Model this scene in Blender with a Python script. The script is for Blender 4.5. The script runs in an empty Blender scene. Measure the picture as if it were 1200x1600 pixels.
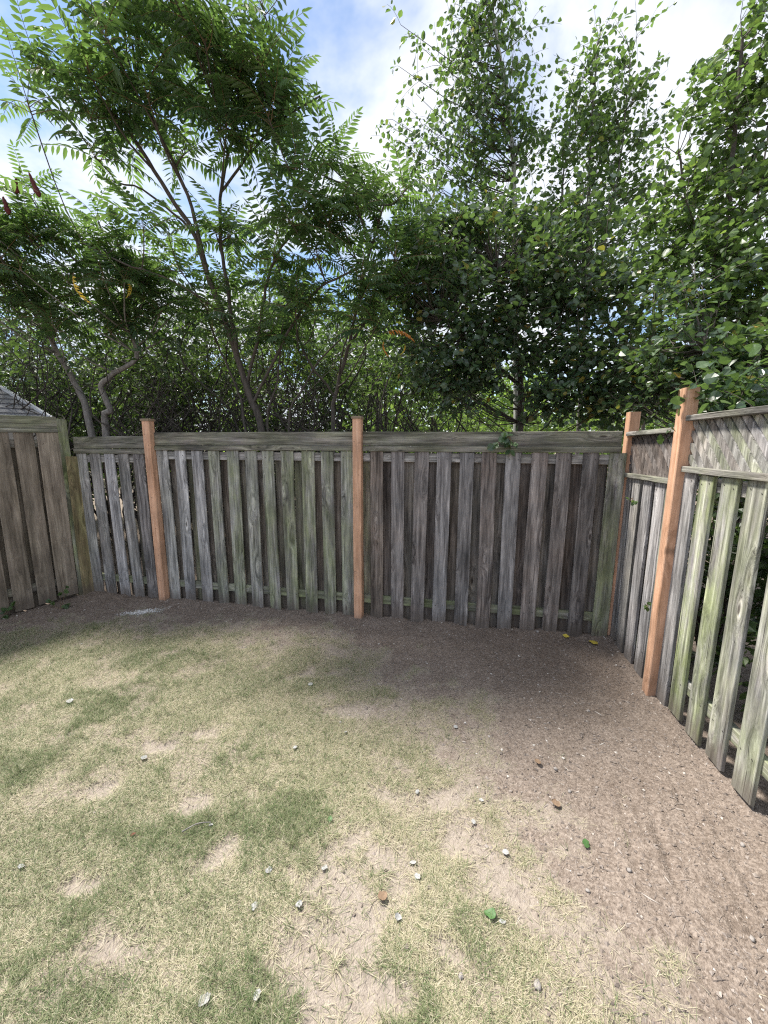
import bpy, math, random
import numpy as np
from mathutils import Vector, Matrix

# ------------------------------------------------------------------ camera, sky, sun, exposure
C = bpy.context.scene
COL = C.collection
F, PITCH, ROLL, CAM_H = 615.0, 0.169, 0.003, 1.87
cam = bpy.data.cameras.new('camera')
cam.sensor_fit = 'HORIZONTAL'; cam.sensor_width = 36.0; cam.lens = F / 1200 * 36
cam.clip_start = 0.05; cam.clip_end = 1500
co = bpy.data.objects.new('camera', cam); COL.objects.link(co); C.camera = co
co.matrix_world = Matrix.Translation((0, 0, CAM_H)) @ Matrix.Rotation(math.pi/2 - PITCH, 4, 'X') @ Matrix.Rotation(ROLL, 4, 'Z')

SUN_EL, SUN_AZ = math.radians(60), math.radians(-62)   # azimuth from +Y (straight ahead) towards +X
w = bpy.data.worlds.new('World'); C.world = w; w.use_nodes = True
nt = w.node_tree; nt.nodes.clear()
def wn(t, **k):
    n = nt.nodes.new(t)
    for a, b in k.items(): setattr(n, a, b)
    return n
sky = wn('ShaderNodeTexSky', sky_type='NISHITA'); sky.sun_disc = False
sky.sun_elevation = SUN_EL; sky.sun_rotation = SUN_AZ
sky.air_density = 1.0; sky.dust_density = 0.15; sky.ozone_density = 1.5
tc = wn('ShaderNodeTexCoord'); sep = wn('ShaderNodeSeparateXYZ'); nt.links.new(tc.outputs['Generated'], sep.inputs[0])
zc = wn('ShaderNodeMath', operation='MAXIMUM'); nt.links.new(sep.outputs[2], zc.inputs[0]); zc.inputs[1].default_value = 0.0
za = wn('ShaderNodeMath', operation='ADD'); nt.links.new(zc.outputs[0], za.inputs[0]); za.inputs[1].default_value = 0.22
dv = wn('ShaderNodeVectorMath', operation='DIVIDE'); cb = wn('ShaderNodeCombineXYZ')
nt.links.new(tc.outputs['Generated'], dv.inputs[0])
for i in range(3): nt.links.new(za.outputs[0], cb.inputs[i])
nt.links.new(cb.outputs[0], dv.inputs[1])
ad = wn('ShaderNodeVectorMath', operation='ADD'); ad.inputs[1].default_value = (4.1364, 2.608, 0.1934)
nt.links.new(dv.outputs[0], ad.inputs[0])
n1 = wn('ShaderNodeTexNoise'); n1.inputs['Scale'].default_value = 1.7; n1.inputs['Detail'].default_value = 7
n1.inputs['Roughness'].default_value = 0.55; n1.inputs['Distortion'].default_value = 0.25
nt.links.new(ad.outputs[0], n1.inputs['Vector'])
mr = wn('ShaderNodeMapRange'); mr.interpolation_type = 'SMOOTHSTEP'
mr.inputs[1].default_value = 0.36; mr.inputs[2].default_value = 0.56
nt.links.new(n1.outputs[0], mr.inputs[0])
n2 = wn('ShaderNodeTexNoise'); n2.inputs['Scale'].default_value = 2.6; n2.inputs['Detail'].default_value = 5
nt.links.new(ad.outputs[0], n2.inputs['Vector'])
cr = wn('ShaderNodeMix', data_type='RGBA'); cr.inputs['A'].default_value = (3.7, 4.05, 4.7, 1); cr.inputs['B'].default_value = (5.8, 5.85, 6.0, 1)
nt.links.new(n2.outputs[0], cr.inputs['Factor'])
mx = wn('ShaderNodeMix', data_type='RGBA'); nt.links.new(mr.outputs[0], mx.inputs['Factor'])
nt.links.new(sky.outputs[0], mx.inputs['A']); nt.links.new(cr.outputs['Result'], mx.inputs['B'])
bg = wn('ShaderNodeBackground'); bg.inputs['Strength'].default_value = 0.085
nt.links.new(mx.outputs['Result'], bg.inputs['Color'])
wo = wn('ShaderNodeOutputWorld'); nt.links.new(bg.outputs[0], wo.inputs[0])

sl = bpy.data.lights.new('sun', 'SUN'); sl.energy = 3.3; sl.angle = math.radians(9); sl.color = (1.0, 0.95, 0.86)
so = bpy.data.objects.new('sun', sl); COL.objects.link(so)
sd = Vector((math.sin(SUN_AZ)*math.cos(SUN_EL), math.cos(SUN_AZ)*math.cos(SUN_EL), math.sin(SUN_EL)))
so.rotation_euler = sd.to_track_quat('Z', 'Y').to_euler(); so.location = (0, 0, 30)

C.view_settings.view_transform = 'Standard'; C.view_settings.look = 'None'
C.view_settings.gamma = 1.0; C.view_settings.use_curve_mapping = False
C.view_settings.exposure = 1.4
C.render.engine = 'CYCLES'
C.cycles.max_bounces = 7; C.cycles.diffuse_bounces = 3; C.cycles.glossy_bounces = 2
C.cycles.transmission_bounces = 4; C.cycles.transparent_max_bounces = 4
C.cycles.use_denoising = False; C.cycles.filter_width = 1.2

random.seed(5); RNG = np.random.default_rng(5)

# ------------------------------------------------------------------ helpers
def ray(px, py):
    du, dvv = px - 600, py - 800
    c, s = math.cos(ROLL), math.sin(ROLL)
    uu, vv = c*du + s*dvv, -s*du + c*dvv
    cp, sp = math.cos(PITCH), math.sin(PITCH)
    return np.array([uu/F, cp - vv/F*sp, -sp - vv/F*cp])
def W(px, py, Y):
    d = ray(px, py); d = d/d[1]*Y
    return np.array([d[0], d[1], d[2] + CAM_H])
def G(px, py, z=0.0):
    d = ray(px, py); d = d*((z - CAM_H)/d[2])
    return np.array([d[0], d[1], z])

class Geo:
    def __init__(s): s.V = []; s.F = []; s.n = 0; s.A = []; s.M = []
    def add(s, V, Fc, tint=0.5, mat=0):
        V = np.asarray(V, float).reshape(-1, 3); Fc = np.asarray(Fc, int)
        s.V.append(V); s.F.append(Fc + s.n); s.n += len(V)
        s.A.append(np.broadcast_to(np.asarray(tint, float), (len(Fc),)).copy()); s.M.append(np.full(len(Fc), mat, int))
    def mesh(s, name, mats, smooth=False):
        me = bpy.data.meshes.new(name)
        if not s.V: return me
        V = np.concatenate(s.V); me.vertices.add(len(V)); me.vertices.foreach_set('co', V.astype(np.float32).ravel())
        tot = np.concatenate([np.full(len(f), f.shape[1], int) for f in s.F])
        idx = np.concatenate([f.ravel() for f in s.F])
        me.loops.add(len(idx)); me.loops.foreach_set('vertex_index', idx.astype(np.int32))
        me.polygons.add(len(tot)); st = np.concatenate([[0], np.cumsum(tot)[:-1]])
        me.polygons.foreach_set('loop_start', st.astype(np.int32))
        try: me.polygons.foreach_set('loop_total', tot.astype(np.int32))
        except Exception: pass
        me.polygons.foreach_set('material_index', np.concatenate(s.M).astype(np.int32))
        me.polygons.foreach_set('use_smooth', np.full(len(tot), smooth, bool))
        a = me.attributes.new('tint', 'FLOAT', 'FACE'); a.data.foreach_set('value', np.concatenate(s.A).astype(np.float32))
        for m in (mats if isinstance(mats, (list, tuple)) else [mats]): me.materials.append(m)
        me.update(calc_edges=True)
        return me
def link(name, me, parent=None, loc=(0, 0, 0), rz=0):
    o = bpy.data.objects.new(name, me); COL.objects.link(o)
    o.location = loc; o.rotation_euler = (0, 0, rz)
    if parent: o.parent = parent
    return o
def tag(o, label, cat, group=None, kind=None):
    o['label'] = label; o['category'] = cat
    if group: o['group'] = group
    if kind: o['kind'] = kind
    return o
def empty(name, loc, rz=0):
    o = bpy.data.objects.new(name, None); COL.objects.link(o); o.empty_display_size = 0.1
    o.location = loc; o.rotation_euler = (0, 0, rz); return o

_T = np.random.default_rng(77).random((8, 256, 256))
def vnoise(x, y, scale, k=0):
    x = np.asarray(x)/scale + 71.3; y = np.asarray(y)/scale + 33.7
    xi = np.floor(x).astype(int); yi = np.floor(y).astype(int); fx = x-xi; fy = y-yi
    fx = fx*fx*(3-2*fx); fy = fy*fy*(3-2*fy); T = _T[k % 8]
    g = lambda i, j: T[(xi+i) % 256, (yi+j) % 256]
    return (g(0,0)*(1-fx)+g(1,0)*fx)*(1-fy) + (g(0,1)*(1-fx)+g(1,1)*fx)*fy
def fbm(x, y, scale, k=0, o=4):
    r = 0; a = 1; t = 0
    for i in range(o):
        c, sn = math.cos(.7+1.9*i+k), math.sin(.7+1.9*i+k)
        r = r + a*vnoise(c*x-sn*y, sn*x+c*y, scale/2**i, k+i); t += a; a *= .55
    return r/t
def sstep(a, b, x): t = np.clip((x-a)/(b-a), 0, 1); return t*t*(3-2*t)

# ------------------------------------------------------------------ materials
def mat(name):
    m = bpy.data.materials.new(name); m.use_nodes = True; t = m.node_tree; t.nodes.clear()
    out = t.nodes.new('ShaderNodeOutputMaterial')
    def N(ty, ins=None, **k):
        n = t.nodes.new(ty)
        for a, b in k.items(): setattr(n, a, b)
        for a, b in (ins or {}).items():
            if isinstance(b, bpy.types.NodeSocket): t.links.new(b, n.inputs[a])
            else: n.inputs[a].default_value = b
        return n
    def L(a, b): t.links.new(a, b)
    return m, N, L, out
def ramp(N, fac, stops):
    r = N('ShaderNodeValToRGB', {0: fac}); e = r.color_ramp.elements
    while len(e) < len(stops): e.new(0.5)
    for el, (p, c) in zip(e, stops): el.position = p; el.color = (*c, 1)
    return r.outputs[0]
def mixc(N, f, a, b, blend='MIX'):
    n = N('ShaderNodeMix', data_type='RGBA', blend_type=blend)
    for k, v in (('Factor', f), ('A', a), ('B', b)):
        if isinstance(v, bpy.types.NodeSocket): n.id_data.links.new(v, n.inputs[k])
        else: n.inputs[k].default_value = v if k == 'Factor' else (*v, 1)
    return n.outputs['Result']
def mth(N, op, a, b=None, c=None, clamp=False):
    ins = {0: a}
    if b is not None: ins[1] = b
    if c is not None: ins[2] = c
    return N('ShaderNodeMath', ins, operation=op, use_clamp=clamp).outputs[0]

def wood(name, axis='Z', stops_grey=None, stops_brown=None, mosscol=(.125, .15, .06), rough=.85, bump=.6, knots=1.0, stain=1.0, splash=True):
    m, N, L, out = mat(name)
    oi = N('ShaderNodeObjectInfo'); tc = N('ShaderNodeTexCoord')
    rv = N('ShaderNodeVectorMath', {0: (13.1, 7.7, 29.3)}, operation='SCALE'); L(oi.outputs['Random'], rv.inputs['Scale'])
    p = N('ShaderNodeVectorMath', {0: tc.outputs['Object'], 1: rv.outputs[0]}, operation='ADD').outputs[0]
    sc = {'Z': ((6.5, .3, 1.9), (38, 38, 2.0), (220, 220, 9)), 'X': ((1.9, .3, 6.5), (2.0, 38, 38), (9, 220, 220))}[axis]
    vk = N('ShaderNodeVectorMath', {0: p, 1: sc[0]}, operation='MULTIPLY').outputs[0]
    vo = N('ShaderNodeTexVoronoi', {'Vector': vk, 'Scale': 1.0, 'Randomness': 1.0}, feature='F1').outputs['Distance']
    near = N('ShaderNodeMapRange', {0: vo, 1: .03, 2: .42, 3: 1., 4: 0.}, interpolation_type='SMOOTHSTEP').outputs[0]
    knot = N('ShaderNodeMapRange', {0: vo, 1: .035, 2: .085, 3: 1., 4: 0.}, interpolation_type='SMOOTHSTEP').outputs[0]
    off = mth(N, 'MULTIPLY', near, .055)
    pv = N('ShaderNodeVectorMath', {0: p, 1: N('ShaderNodeCombineXYZ', {0: off, 1: off, 2: off}).outputs[0]}, operation='ADD').outputs[0]
    g1 = N('ShaderNodeTexNoise', {'Vector': N('ShaderNodeVectorMath', {0: pv, 1: sc[1]}, operation='MULTIPLY').outputs[0], 'Scale': 1., 'Detail': 7., 'Roughness': .62, 'Distortion': .5}).outputs[0]
    g2 = N('ShaderNodeTexNoise', {'Vector': N('ShaderNodeVectorMath', {0: pv, 1: sc[2]}, operation='MULTIPLY').outputs[0], 'Scale': 1., 'Detail': 3., 'Roughness': .6}).outputs[0]
    big = N('ShaderNodeTexNoise', {'Vector': p, 'Scale': 3.2, 'Detail': 5., 'Roughness': .65}).outputs[0]
    g = mth(N, 'ADD', mth(N, 'MULTIPLY', g1, .72), mth(N, 'MULTIPLY', g2, .28))
    g = N('ShaderNodeMapRange', {0: g, 1: .30, 2: .68}).outputs[0]
    sep = N('ShaderNodeSeparateColor', {0: oi.outputs['Color']})
    a = ramp(N, g, stops_grey or [(0, (.032, .03, .032)), (.3, (.14, .137, .142)), (.65, (.275, .27, .276)), (1, (.46, .455, .46))])
    b = ramp(N, g, stops_brown or [(0, (.025, .018, .015)), (.35, (.115, .09, .078)), (.7, (.21, .172, .152)), (1, (.34, .29, .262))])
    tone = mth(N, 'ADD', sep.outputs[1], mth(N, 'MULTIPLY', mth(N, 'SUBTRACT', big, .5), 1.1), clamp=True)
    col = mixc(N, tone, a, b)
    mn = N('ShaderNodeTexNoise', {'Vector': N('ShaderNodeVectorMath', {0: p, 1: (9, 9, 2.2) if axis == 'Z' else (2.2, 9, 9)}, operation='MULTIPLY').outputs[0], 'Scale': 1., 'Detail': 6., 'Roughness': .7}).outputs[0]
    mf = mth(N, 'MULTIPLY', sep.outputs[0], N('ShaderNodeMapRange', {0: mn, 1: .32, 2: .62}).outputs[0], clamp=True)
    moss = mixc(N, .55, mosscol, col, 'MULTIPLY')
    moss = mixc(N, g, tuple(c*.62 for c in mosscol), tuple(c*2.0 for c in mosscol))
    col = mixc(N, mf, col, moss)
    halo = N('ShaderNodeMapRange', {0: vo, 1: .1, 2: .2, 3: .35*knots, 4: 0.}, interpolation_type='SMOOTHSTEP').outputs[0]
    col = mixc(N, halo, col, mixc(N, 1., col, (1.9, 1.85, 1.8), 'MULTIPLY'))
    col = mixc(N, mth(N, 'MULTIPLY', knot, .8*knots), col, (.03, .022, .018))
    sn = N('ShaderNodeTexNoise', {'Vector': N('ShaderNodeVectorMath', {0: pv, 1: (13, 13, 1.5) if axis == 'Z' else (1.5, 13, 13)}, operation='MULTIPLY').outputs[0], 'Scale': 1., 'Detail': 5., 'Roughness': .6}).outputs[0]
    sv = N('ShaderNodeMapRange', {0: sn, 1: .34, 2: .62, 3: 1-.55*stain, 4: 1+.22*stain}).outputs[0]
    col = mixc(N, 1.0, col, N('ShaderNodeCombineColor', {0: sv, 1: sv, 2: sv}).outputs[0], 'MULTIPLY')
    ck = N('ShaderNodeTexNoise', {'Vector': N('ShaderNodeVectorMath', {0: pv, 1: (75, 75, 1.3) if axis == 'Z' else (1.3, 75, 75)}, operation='MULTIPLY').outputs[0], 'Scale': 1., 'Detail': 2.}).outputs[0]
    ck = N('ShaderNodeMapRange', {0: ck, 1: .66, 2: .71, 3: 0., 4: .75*stain}).outputs[0]
    col = mixc(N, ck, col, (.02, .018, .017))
    bl = N('ShaderNodeMapRange', {0: big, 1: .3, 2: .7, 3: .72, 4: 1.22}).outputs[0]
    col = mixc(N, 1.0, col, N('ShaderNodeCombineColor', {0: bl, 1: bl, 2: bl}).outputs[0], 'MULTIPLY')
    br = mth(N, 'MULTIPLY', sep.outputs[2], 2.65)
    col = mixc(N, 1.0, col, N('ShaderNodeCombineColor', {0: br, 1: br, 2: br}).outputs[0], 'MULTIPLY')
    if axis == 'Z' and splash:     # soil splashed on the foot of each board
        zz = N('ShaderNodeSeparateXYZ', {0: tc.outputs['Object']}).outputs[2]
        sp = mth(N, 'ADD', zz, mth(N, 'MULTIPLY', mth(N, 'SUBTRACT', mn, .5), .30))
        sp = N('ShaderNodeMapRange', {0: sp, 1: .05, 2: .2, 3: .62, 4: 0.}, interpolation_type='SMOOTHSTEP').outputs[0]
        col = mixc(N, sp, col, (.12, .098, .082))
    h = mth(N, 'SUBTRACT', mth(N, 'SUBTRACT', g, mth(N, 'MULTIPLY', knot, .6*knots)), ck)
    bp = N('ShaderNodeBump', {'Height': h, 'Strength': bump, 'Distance': .004})
    pr = N('ShaderNodeBsdfPrincipled', {'Base Color': col, 'Roughness': rough, 'Normal': bp.outputs[0], 'Specular IOR Level': .25})
    L(pr.outputs[0], out.inputs[0])
    return m
M_BOARD = wood('weathered_board', 'Z')
M_RAIL = wood('weathered_rail', 'X')
M_SLAT = wood('weathered_slat', 'Z', splash=False)
CED = [(0, (.235, .128, .076)), (.35, (.405, .232, .147)), (.75, (.495, .303, .205)), (1, (.57, .39, .28))]
M_CEDAR = wood('new_cedar', 'Z', CED, CED, rough=.7, bump=.25, knots=.6, stain=.45)
BRN = [(0, (.08, .063, .05)), (.4, (.18, .147, .118)), (.75, (.255, .213, .176)), (1, (.34, .29, .245))]
M_BROWN = wood('brown_board', 'Z', BRN, BRN, stain=.6)

def leafmat(name, stops, trans=(.18, .30, .06), tf=.42, rough=.42, spec=.5, obj=False):
    m, N, L, out = mat(name)
    if obj: t = N('ShaderNodeObjectInfo').outputs['Random']
    else: t = N('ShaderNodeAttribute', attribute_name='tint').outputs['Fac']
    col = ramp(N, t, stops)
    no = N('ShaderNodeTexNoise', {'Vector': N('ShaderNodeTexCoord').outputs['Object'], 'Scale': 9., 'Detail': 4.}).outputs[0]
    v = N('ShaderNodeMapRange', {0: no, 1: .3, 2: .7, 3: .7, 4: 1.3}).outputs[0]
    col = mixc(N, 1., col, N('ShaderNodeCombineColor', {0: v, 1: v, 2: v}).outputs[0], 'MULTIPLY')
    tcol = mixc(N, 1., mixc(N, .5, col, trans), (1.5, 1.5, 1.2), 'MULTIPLY')
    pr = N('ShaderNodeBsdfPrincipled', {'Base Color': col, 'Roughness': rough, 'Specular IOR Level': spec})
    tr = N('ShaderNodeBsdfTranslucent', {'Color': tcol})
    ms = N('ShaderNodeMixShader', {0: tf, 1: pr.outputs[0], 2: tr.outputs[0]})
    L(ms.outputs[0], out.inputs[0]); return m
GRN = [(0, (.036, .07, .032)), (.5, (.062, .108, .046)), (.93, (.095, .15, .055)), (.985, (.11, .17, .03)), (1, (.3, .25, .03))]
M_SUMAC = leafmat('sumac_leaf', [(0, (.036, .076, .036)), (.6, (.062, .115, .048)), (1, (.10, .165, .058))], obj=True)
M_SUMACT = leafmat('sumac_leaf_far', [(0, (.036, .076, .036)), (.6, (.062, .115, .048)), (1, (.10, .165, .058))])
M_YELLOW = leafmat('yellow_leaf', [(0, (.6, .4, .05)), (1, (.7, .5, .06))], trans=(.7, .5, .05), obj=True)
M_ORANGE = leafmat('orange_leaf', [(0, (.55, .2, .05)), (1, (.6, .25, .06))], trans=(.7, .25, .04), obj=True)
M_APPLE = leafmat('dark_glossy_leaf', [(0, (.034, .064, .036)), (.6, (.056, .098, .05)), (.96, (.08, .13, .055)), (1, (.35, .24, .04))], rough=.33, tf=.28, spec=.7)
M_POPLAR = leafmat('poplar_leaf', GRN, rough=.4)
M_LIGHT = leafmat('light_green_leaf', [(0, (.04, .08, .026)), (.5, (.066, .118, .036)), (.93, (.1, .165, .045)), (1, (.2, .26, .05))], trans=(.18, .29, .07), tf=.38, spec=.6)
M_THICK = leafmat('thicket_leaf', GRN, tf=.4)
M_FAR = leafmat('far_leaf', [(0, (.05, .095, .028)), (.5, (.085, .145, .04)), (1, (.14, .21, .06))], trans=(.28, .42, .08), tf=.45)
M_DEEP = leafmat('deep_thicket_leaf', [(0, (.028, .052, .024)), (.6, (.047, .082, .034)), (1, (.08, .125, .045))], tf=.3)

def barkmat(name, a, b, sc=30):
    m, N, L, out = mat(name)
    p = N('ShaderNodeTexCoord').outputs['Object']
    g = N('ShaderNodeTexNoise', {'Vector': N('ShaderNodeVectorMath', {0: p, 1: (1, 1, .3)}, operation='MULTIPLY').outputs[0], 'Scale': float(sc), 'Detail': 6., 'Roughness': .7}).outputs[0]
    c = ramp(N, g, [(.3, a), (.7, b)])
    bp = N('ShaderNodeBump', {'Height': g, 'Strength': .7, 'Distance': .01})
    L(N('ShaderNodeBsdfPrincipled', {'Base Color': c, 'Roughness': .85, 'Normal': bp.outputs[0]}).outputs[0], out.inputs[0]); return m
M_BARK = barkmat('dark_bark', (.045, .037, .03), (.13, .11, .095))
M_DARKBARK = barkmat('thicket_bark', (.026, .022, .02), (.085, .073, .064))
M_GREYBARK = barkmat('grey_bark', (.11, .1, .095), (.3, .28, .26))
M_PALEBARK = barkmat('pale_bark', (.36, .37, .34), (.62, .63, .6), 14)
M_STALK = barkmat('leaf_stalk', (.12, .07, .04), (.2, .14, .07))
M_FRUIT = barkmat('sumac_fruit', (.05, .012, .012), (.16, .03, .03), 60)

def simple(name, col, rough=.8, var=.25, sc=40., spec=.3):
    m, N, L, out = mat(name)
    no = N('ShaderNodeTexNoise', {'Vector': N('ShaderNodeTexCoord').outputs['Object'], 'Scale': sc, 'Detail': 5., 'Roughness': .65}).outputs[0]
    c = ramp(N, no, [(.25, tuple(x*(1-var) for x in col)), (.75, tuple(min(1, x*(1+var)) for x in col))])
    bp = N('ShaderNodeBump', {'Height': no, 'Strength': .4, 'Distance': .003})
    L(N('ShaderNodeBsdfPrincipled', {'Base Color': c, 'Roughness': rough, 'Normal': bp.outputs[0], 'Specular IOR Level': spec}).outputs[0], out.inputs[0]); return m
M_NAIL = simple('nail_metal', (.06, .055, .05), .6)
M_SHINGLE = simple('grey_shingle', (.2, .2, .215), .9, .4, 60)
M_TRIM = simple('pale_roof_trim', (.55, .57, .62), .5, .1)
M_SHEDWALL = simple('shed_wall', (.3, .28, .25), .8)
M_STONE = simple('stone', (.29, .265, .25), .85, .3, 50)
M_DEADLEAF = simple('grey_dead_leaf', (.31, .31, .305), .75, .5, 60)
M_BROWNLEAF = simple('brown_dead_leaf', (.22, .15, .1), .8, .35, 60)
M_REDLEAF = simple('dark_red_leaf', (.12, .035, .025), .7)
M_GREENLEAF = simple('fallen_green_leaf', (.06, .13, .04), .5, .3, 60)
M_YELLEAF = simple('fallen_yellow_leaf', (.6, .48, .08), .6, .2, 60)
M_POWDER = simple('white_powder', (.62, .61, .6), .9, .2)

# ------------------------------------------------------------------ ground: one sheet, fine in the yard, coarse to the horizon
LAWN_PX = [(-700, 1030), (-300, 1000), (0, 992), (130, 972), (300, 985), (480, 1008), (580, 1045), (690, 1105), (760, 1190), (825, 1290), (880, 1400), (930, 1540), (955, 1700), (960, 2400)]
LP = np.array([G(*p)[:2] for p in LAWN_PX]); LP = np.vstack([LP, [(-7, LP[-1][1]), (-7, LP[0][1])]])
def lawn_sd(x, y):
    x = np.asarray(x, float); y = np.asarray(y, float); d = np.full(x.shape, 1e9); ins = np.zeros(x.shape, bool)
    n = len(LP)
    for i in range(n):
        a, b = LP[i], LP[(i+1) % n]; e = b-a
        t = np.clip(((x-a[0])*e[0]+(y-a[1])*e[1])/(e@e), 0, 1)
        d = np.minimum(d, np.hypot(x-a[0]-t*e[0], y-a[1]-t*e[1]))
        if abs(e[1]) > 1e-9:
            c = (a[1] > y) != (b[1] > y); ins ^= c & (x < (y-a[1])*e[0]/e[1]+a[0])
    return np.where(ins, d, -d)
BARE = [(545, 1445, .2, .34), (505, 1545, .14, .2), (600, 1330, .13, .12), (140, 1235, .09, .07), (300, 1258, .10, .06), (310, 1145, .13, .06), (340, 1335, .10, .09), (125, 1382, .07, .05),
        (490, 1055, .16, .09), (545, 1110, .2, .06), (700, 1240, .16, .09), (715, 1310, .12, .12), (590, 1560, .16, .08), (180, 1475, .1, .05), (620, 1240, .12, .08), (390, 1240, .08, .05), (780, 1380, .12, .14), (250, 1165, .1, .05), (700, 1500, .12, .07)]
GREEN = [(430, 1280, .22, .14), (140, 1400, .17, .14), (180, 1100, .3, .25), (250, 1300, .25, .12), (380, 1180, .2, .1), (560, 1490, .12, .1), (60, 1530, .25, .15), (420, 1560, .2, .1), (80, 1180, .25, .2), (250, 1030, .4, .2), (640, 1560, .1, .08), (760, 1520, .1, .08)]
def patches(lst, x, y, k):
    r = np.zeros(np.shape(x)); wob = (fbm(x, y, .12, k)-.5) + (fbm(x, y, .03, k+2)-.5)*.7
    for px, py, rx, ry in lst:
        c = G(px, py); q = np.sqrt(((x-c[0])/rx)**2 + ((y-c[1])/ry)**2) + wob*2.6
        r = np.maximum(r, 1-sstep(.55, 1.2, q))
    return r
def lawn_mask(x, y):
    m = sstep(-.25, .75, lawn_sd(x, y) + .12 + (fbm(x, y, .6, 2)-.5)*.9 + (fbm(x, y, .12, 3)-.5)*1.3)
    b = patches(BARE, x, y, 1); spot = sstep(.56, .68, fbm(x, y, .22, 5))
    return m*(1-.88*b)*(1-.55*spot), m, b
TRACKS = [((1035, 1180), (1160, 1480)), ((1045, 1176), (1190, 1490)), ((965, 1230), (1010, 1420)), ((1000, 1200), (1085, 1460)), ((1060, 1190), (1200, 1440)), ((1010, 1240), (1110, 1560))]
def height(x, y):
    lm, m, b = lawn_mask(x, y)
    h = (fbm(x, y, .9, 1)-.5)*.05 + (fbm(x, y, .13, 4)-.5)*.022*(1-.5*m) + (fbm(x, y, .035, 6, 2)-.5)*.011*(1-.6*m)
    h = h - .012*b
    db = np.abs((y-4.568)*.98+(x+2.653)*.199); dr_ = np.abs((x-2.235)*.985-(y-3.62)*.172)
    h = h + (.028*np.exp(-(db/.13)**2) + .02*np.exp(-(dr_/.1)**2))*sstep(.3, .62, fbm(x, y, .18, 5))
    for a, c in TRACKS:
        a = G(*a)[:2]; c = G(*c)[:2]; e = c-a; t = ((x-a[0])*e[0]+(y-a[1])*e[1])/(e@e)
        d = np.hypot(x-a[0]-t*e[0], y-a[1]-t*e[1]) + (fbm(x, y, .1, 2)-.5)*.03
        h = h - .009*np.exp(-(d/.014)**2)*sstep(.3, .6, fbm(x, y, .2, 3))*sstep(0, .15, t)*(1-sstep(.85, 1.1, t)) + .004*np.exp(-((d-.035)/.018)**2)*sstep(0, .15, t)*(1-sstep(.85, 1.1, t))
    return h
def axis_pts(lo, hi, st, far):
    a = list(np.arange(lo, hi+st/2, st)); s = st; v = hi
    while v < far: s *= 1.35; v += s; a.append(v)
    s = st; v = lo
    while v > -far: s *= 1.35; v -= s; a.insert(0, v)
    return np.array(a)
gx, gy = axis_pts(-4.6, 2.7, .018, 400), axis_pts(.7, 4.9, .018, 400)
X, Y = np.meshgrid(gx, gy); inn = (X > -8) & (X < 6) & (Y > -4) & (Y < 9)
Z = np.where(inn, height(X, Y), 0.0)
nx, ny = len(gx), len(gy)
ii = np.arange(nx*ny).reshape(ny, nx)
g = Geo(); g.add(np.stack([X, Y, Z], -1).reshape(-1, 3), np.stack([ii[:-1, :-1], ii[:-1, 1:], ii[1:, 1:], ii[1:, :-1]], -1).reshape(-1, 4))

m, N, L, out = mat('soil_and_lawn'); M_GROUND = m
tcn = N('ShaderNodeTexCoord').outputs['Object']
lawn_a = N('ShaderNodeAttribute', attribute_name='lawn').outputs['Fac']
bare_a = N('ShaderNodeAttribute', attribute_name='bare').outputs['Fac']
moist_a = N('ShaderNodeAttribute', attribute_name='moist').outputs['Fac']
na = N('ShaderNodeTexNoise', {'Vector': tcn, 'Scale': 55., 'Detail': 8., 'Roughness': .72}).outputs[0]
nb = N('ShaderNodeTexNoise', {'Vector': tcn, 'Scale': 5., 'Detail': 6., 'Roughness': .65}).outputs[0]
nc = N('ShaderNodeTexVoronoi', {'Vector': tcn, 'Scale': 120.}).outputs['Color']
dry = ramp(N, na, [(.25, (.125, .098, .08)), (.5, (.23, .187, .158)), (.75, (.345, .29, .25))])
wet = ramp(N, na, [(.25, (.085, .064, .05)), (.5, (.172, .136, .112)), (.75, (.265, .215, .182))])
mo = mth(N, 'ADD', moist_a, mth(N, 'MULTIPLY', mth(N, 'SUBTRACT', nb, .5), 2.2), clamp=True)
soil = mixc(N, mo, dry, wet)
ncv = N('ShaderNodeSeparateColor', {0: nc}).outputs[0]
soil = mixc(N, .35, soil, N('ShaderNodeCombineColor', {0: ncv, 1: ncv, 2: ncv}).outputs[0], 'SOFT_LIGHT')
pale = ramp(N, na, [(.3, (.25, .212, .178)), (.7, (.40, .35, .305))])
soil = mixc(N, bare_a, soil, pale)
that = ramp(N, na, [(.3, (.17, .14, .105)), (.7, (.38, .325, .25))])
colr = mixc(N, mth(N, 'MULTIPLY', lawn_a, .7), soil, that)
hb = mth(N, 'ADD', na, mth(N, 'MULTIPLY', N('ShaderNodeTexVoronoi', {'Vector': tcn, 'Scale': 160.}).outputs['Distance'], -.5))
bp = N('ShaderNodeBump', {'Height': hb, 'Strength': .8, 'Distance': .008})
L(N('ShaderNodeBsdfPrincipled', {'Base Color': colr, 'Roughness': .95, 'Normal': bp.outputs[0], 'Specular IOR Level': .15}).outputs[0], out.inputs[0])
me = g.mesh('ground', M_GROUND, True)
lm, mm, bb = lawn_mask(X, Y); lm = np.where(inn, lm, .5)
fd = 3.0
moist = np.where(inn, sstep(2.2, 3.4, Y - .25*X + .25*sstep(1.2, 2.1, X+.17*Y)*2)*.6 + .3*sstep(.9, 1.5, X+.17*(Y-1)), .6)
for nm, arr in (('lawn', lm), ('bare', np.where(inn, np.maximum(bb*.8, sstep(.0, .25, mm)*(1-lm)*.7), 0)), ('moist', np.clip(moist, 0, 1))):
    a = me.attributes.new(nm, 'FLOAT', 'POINT'); a.data.foreach_set('value', arr.ravel().astype(np.float32))
go = link('ground', me); go['kind'] = 'structure'

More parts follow.
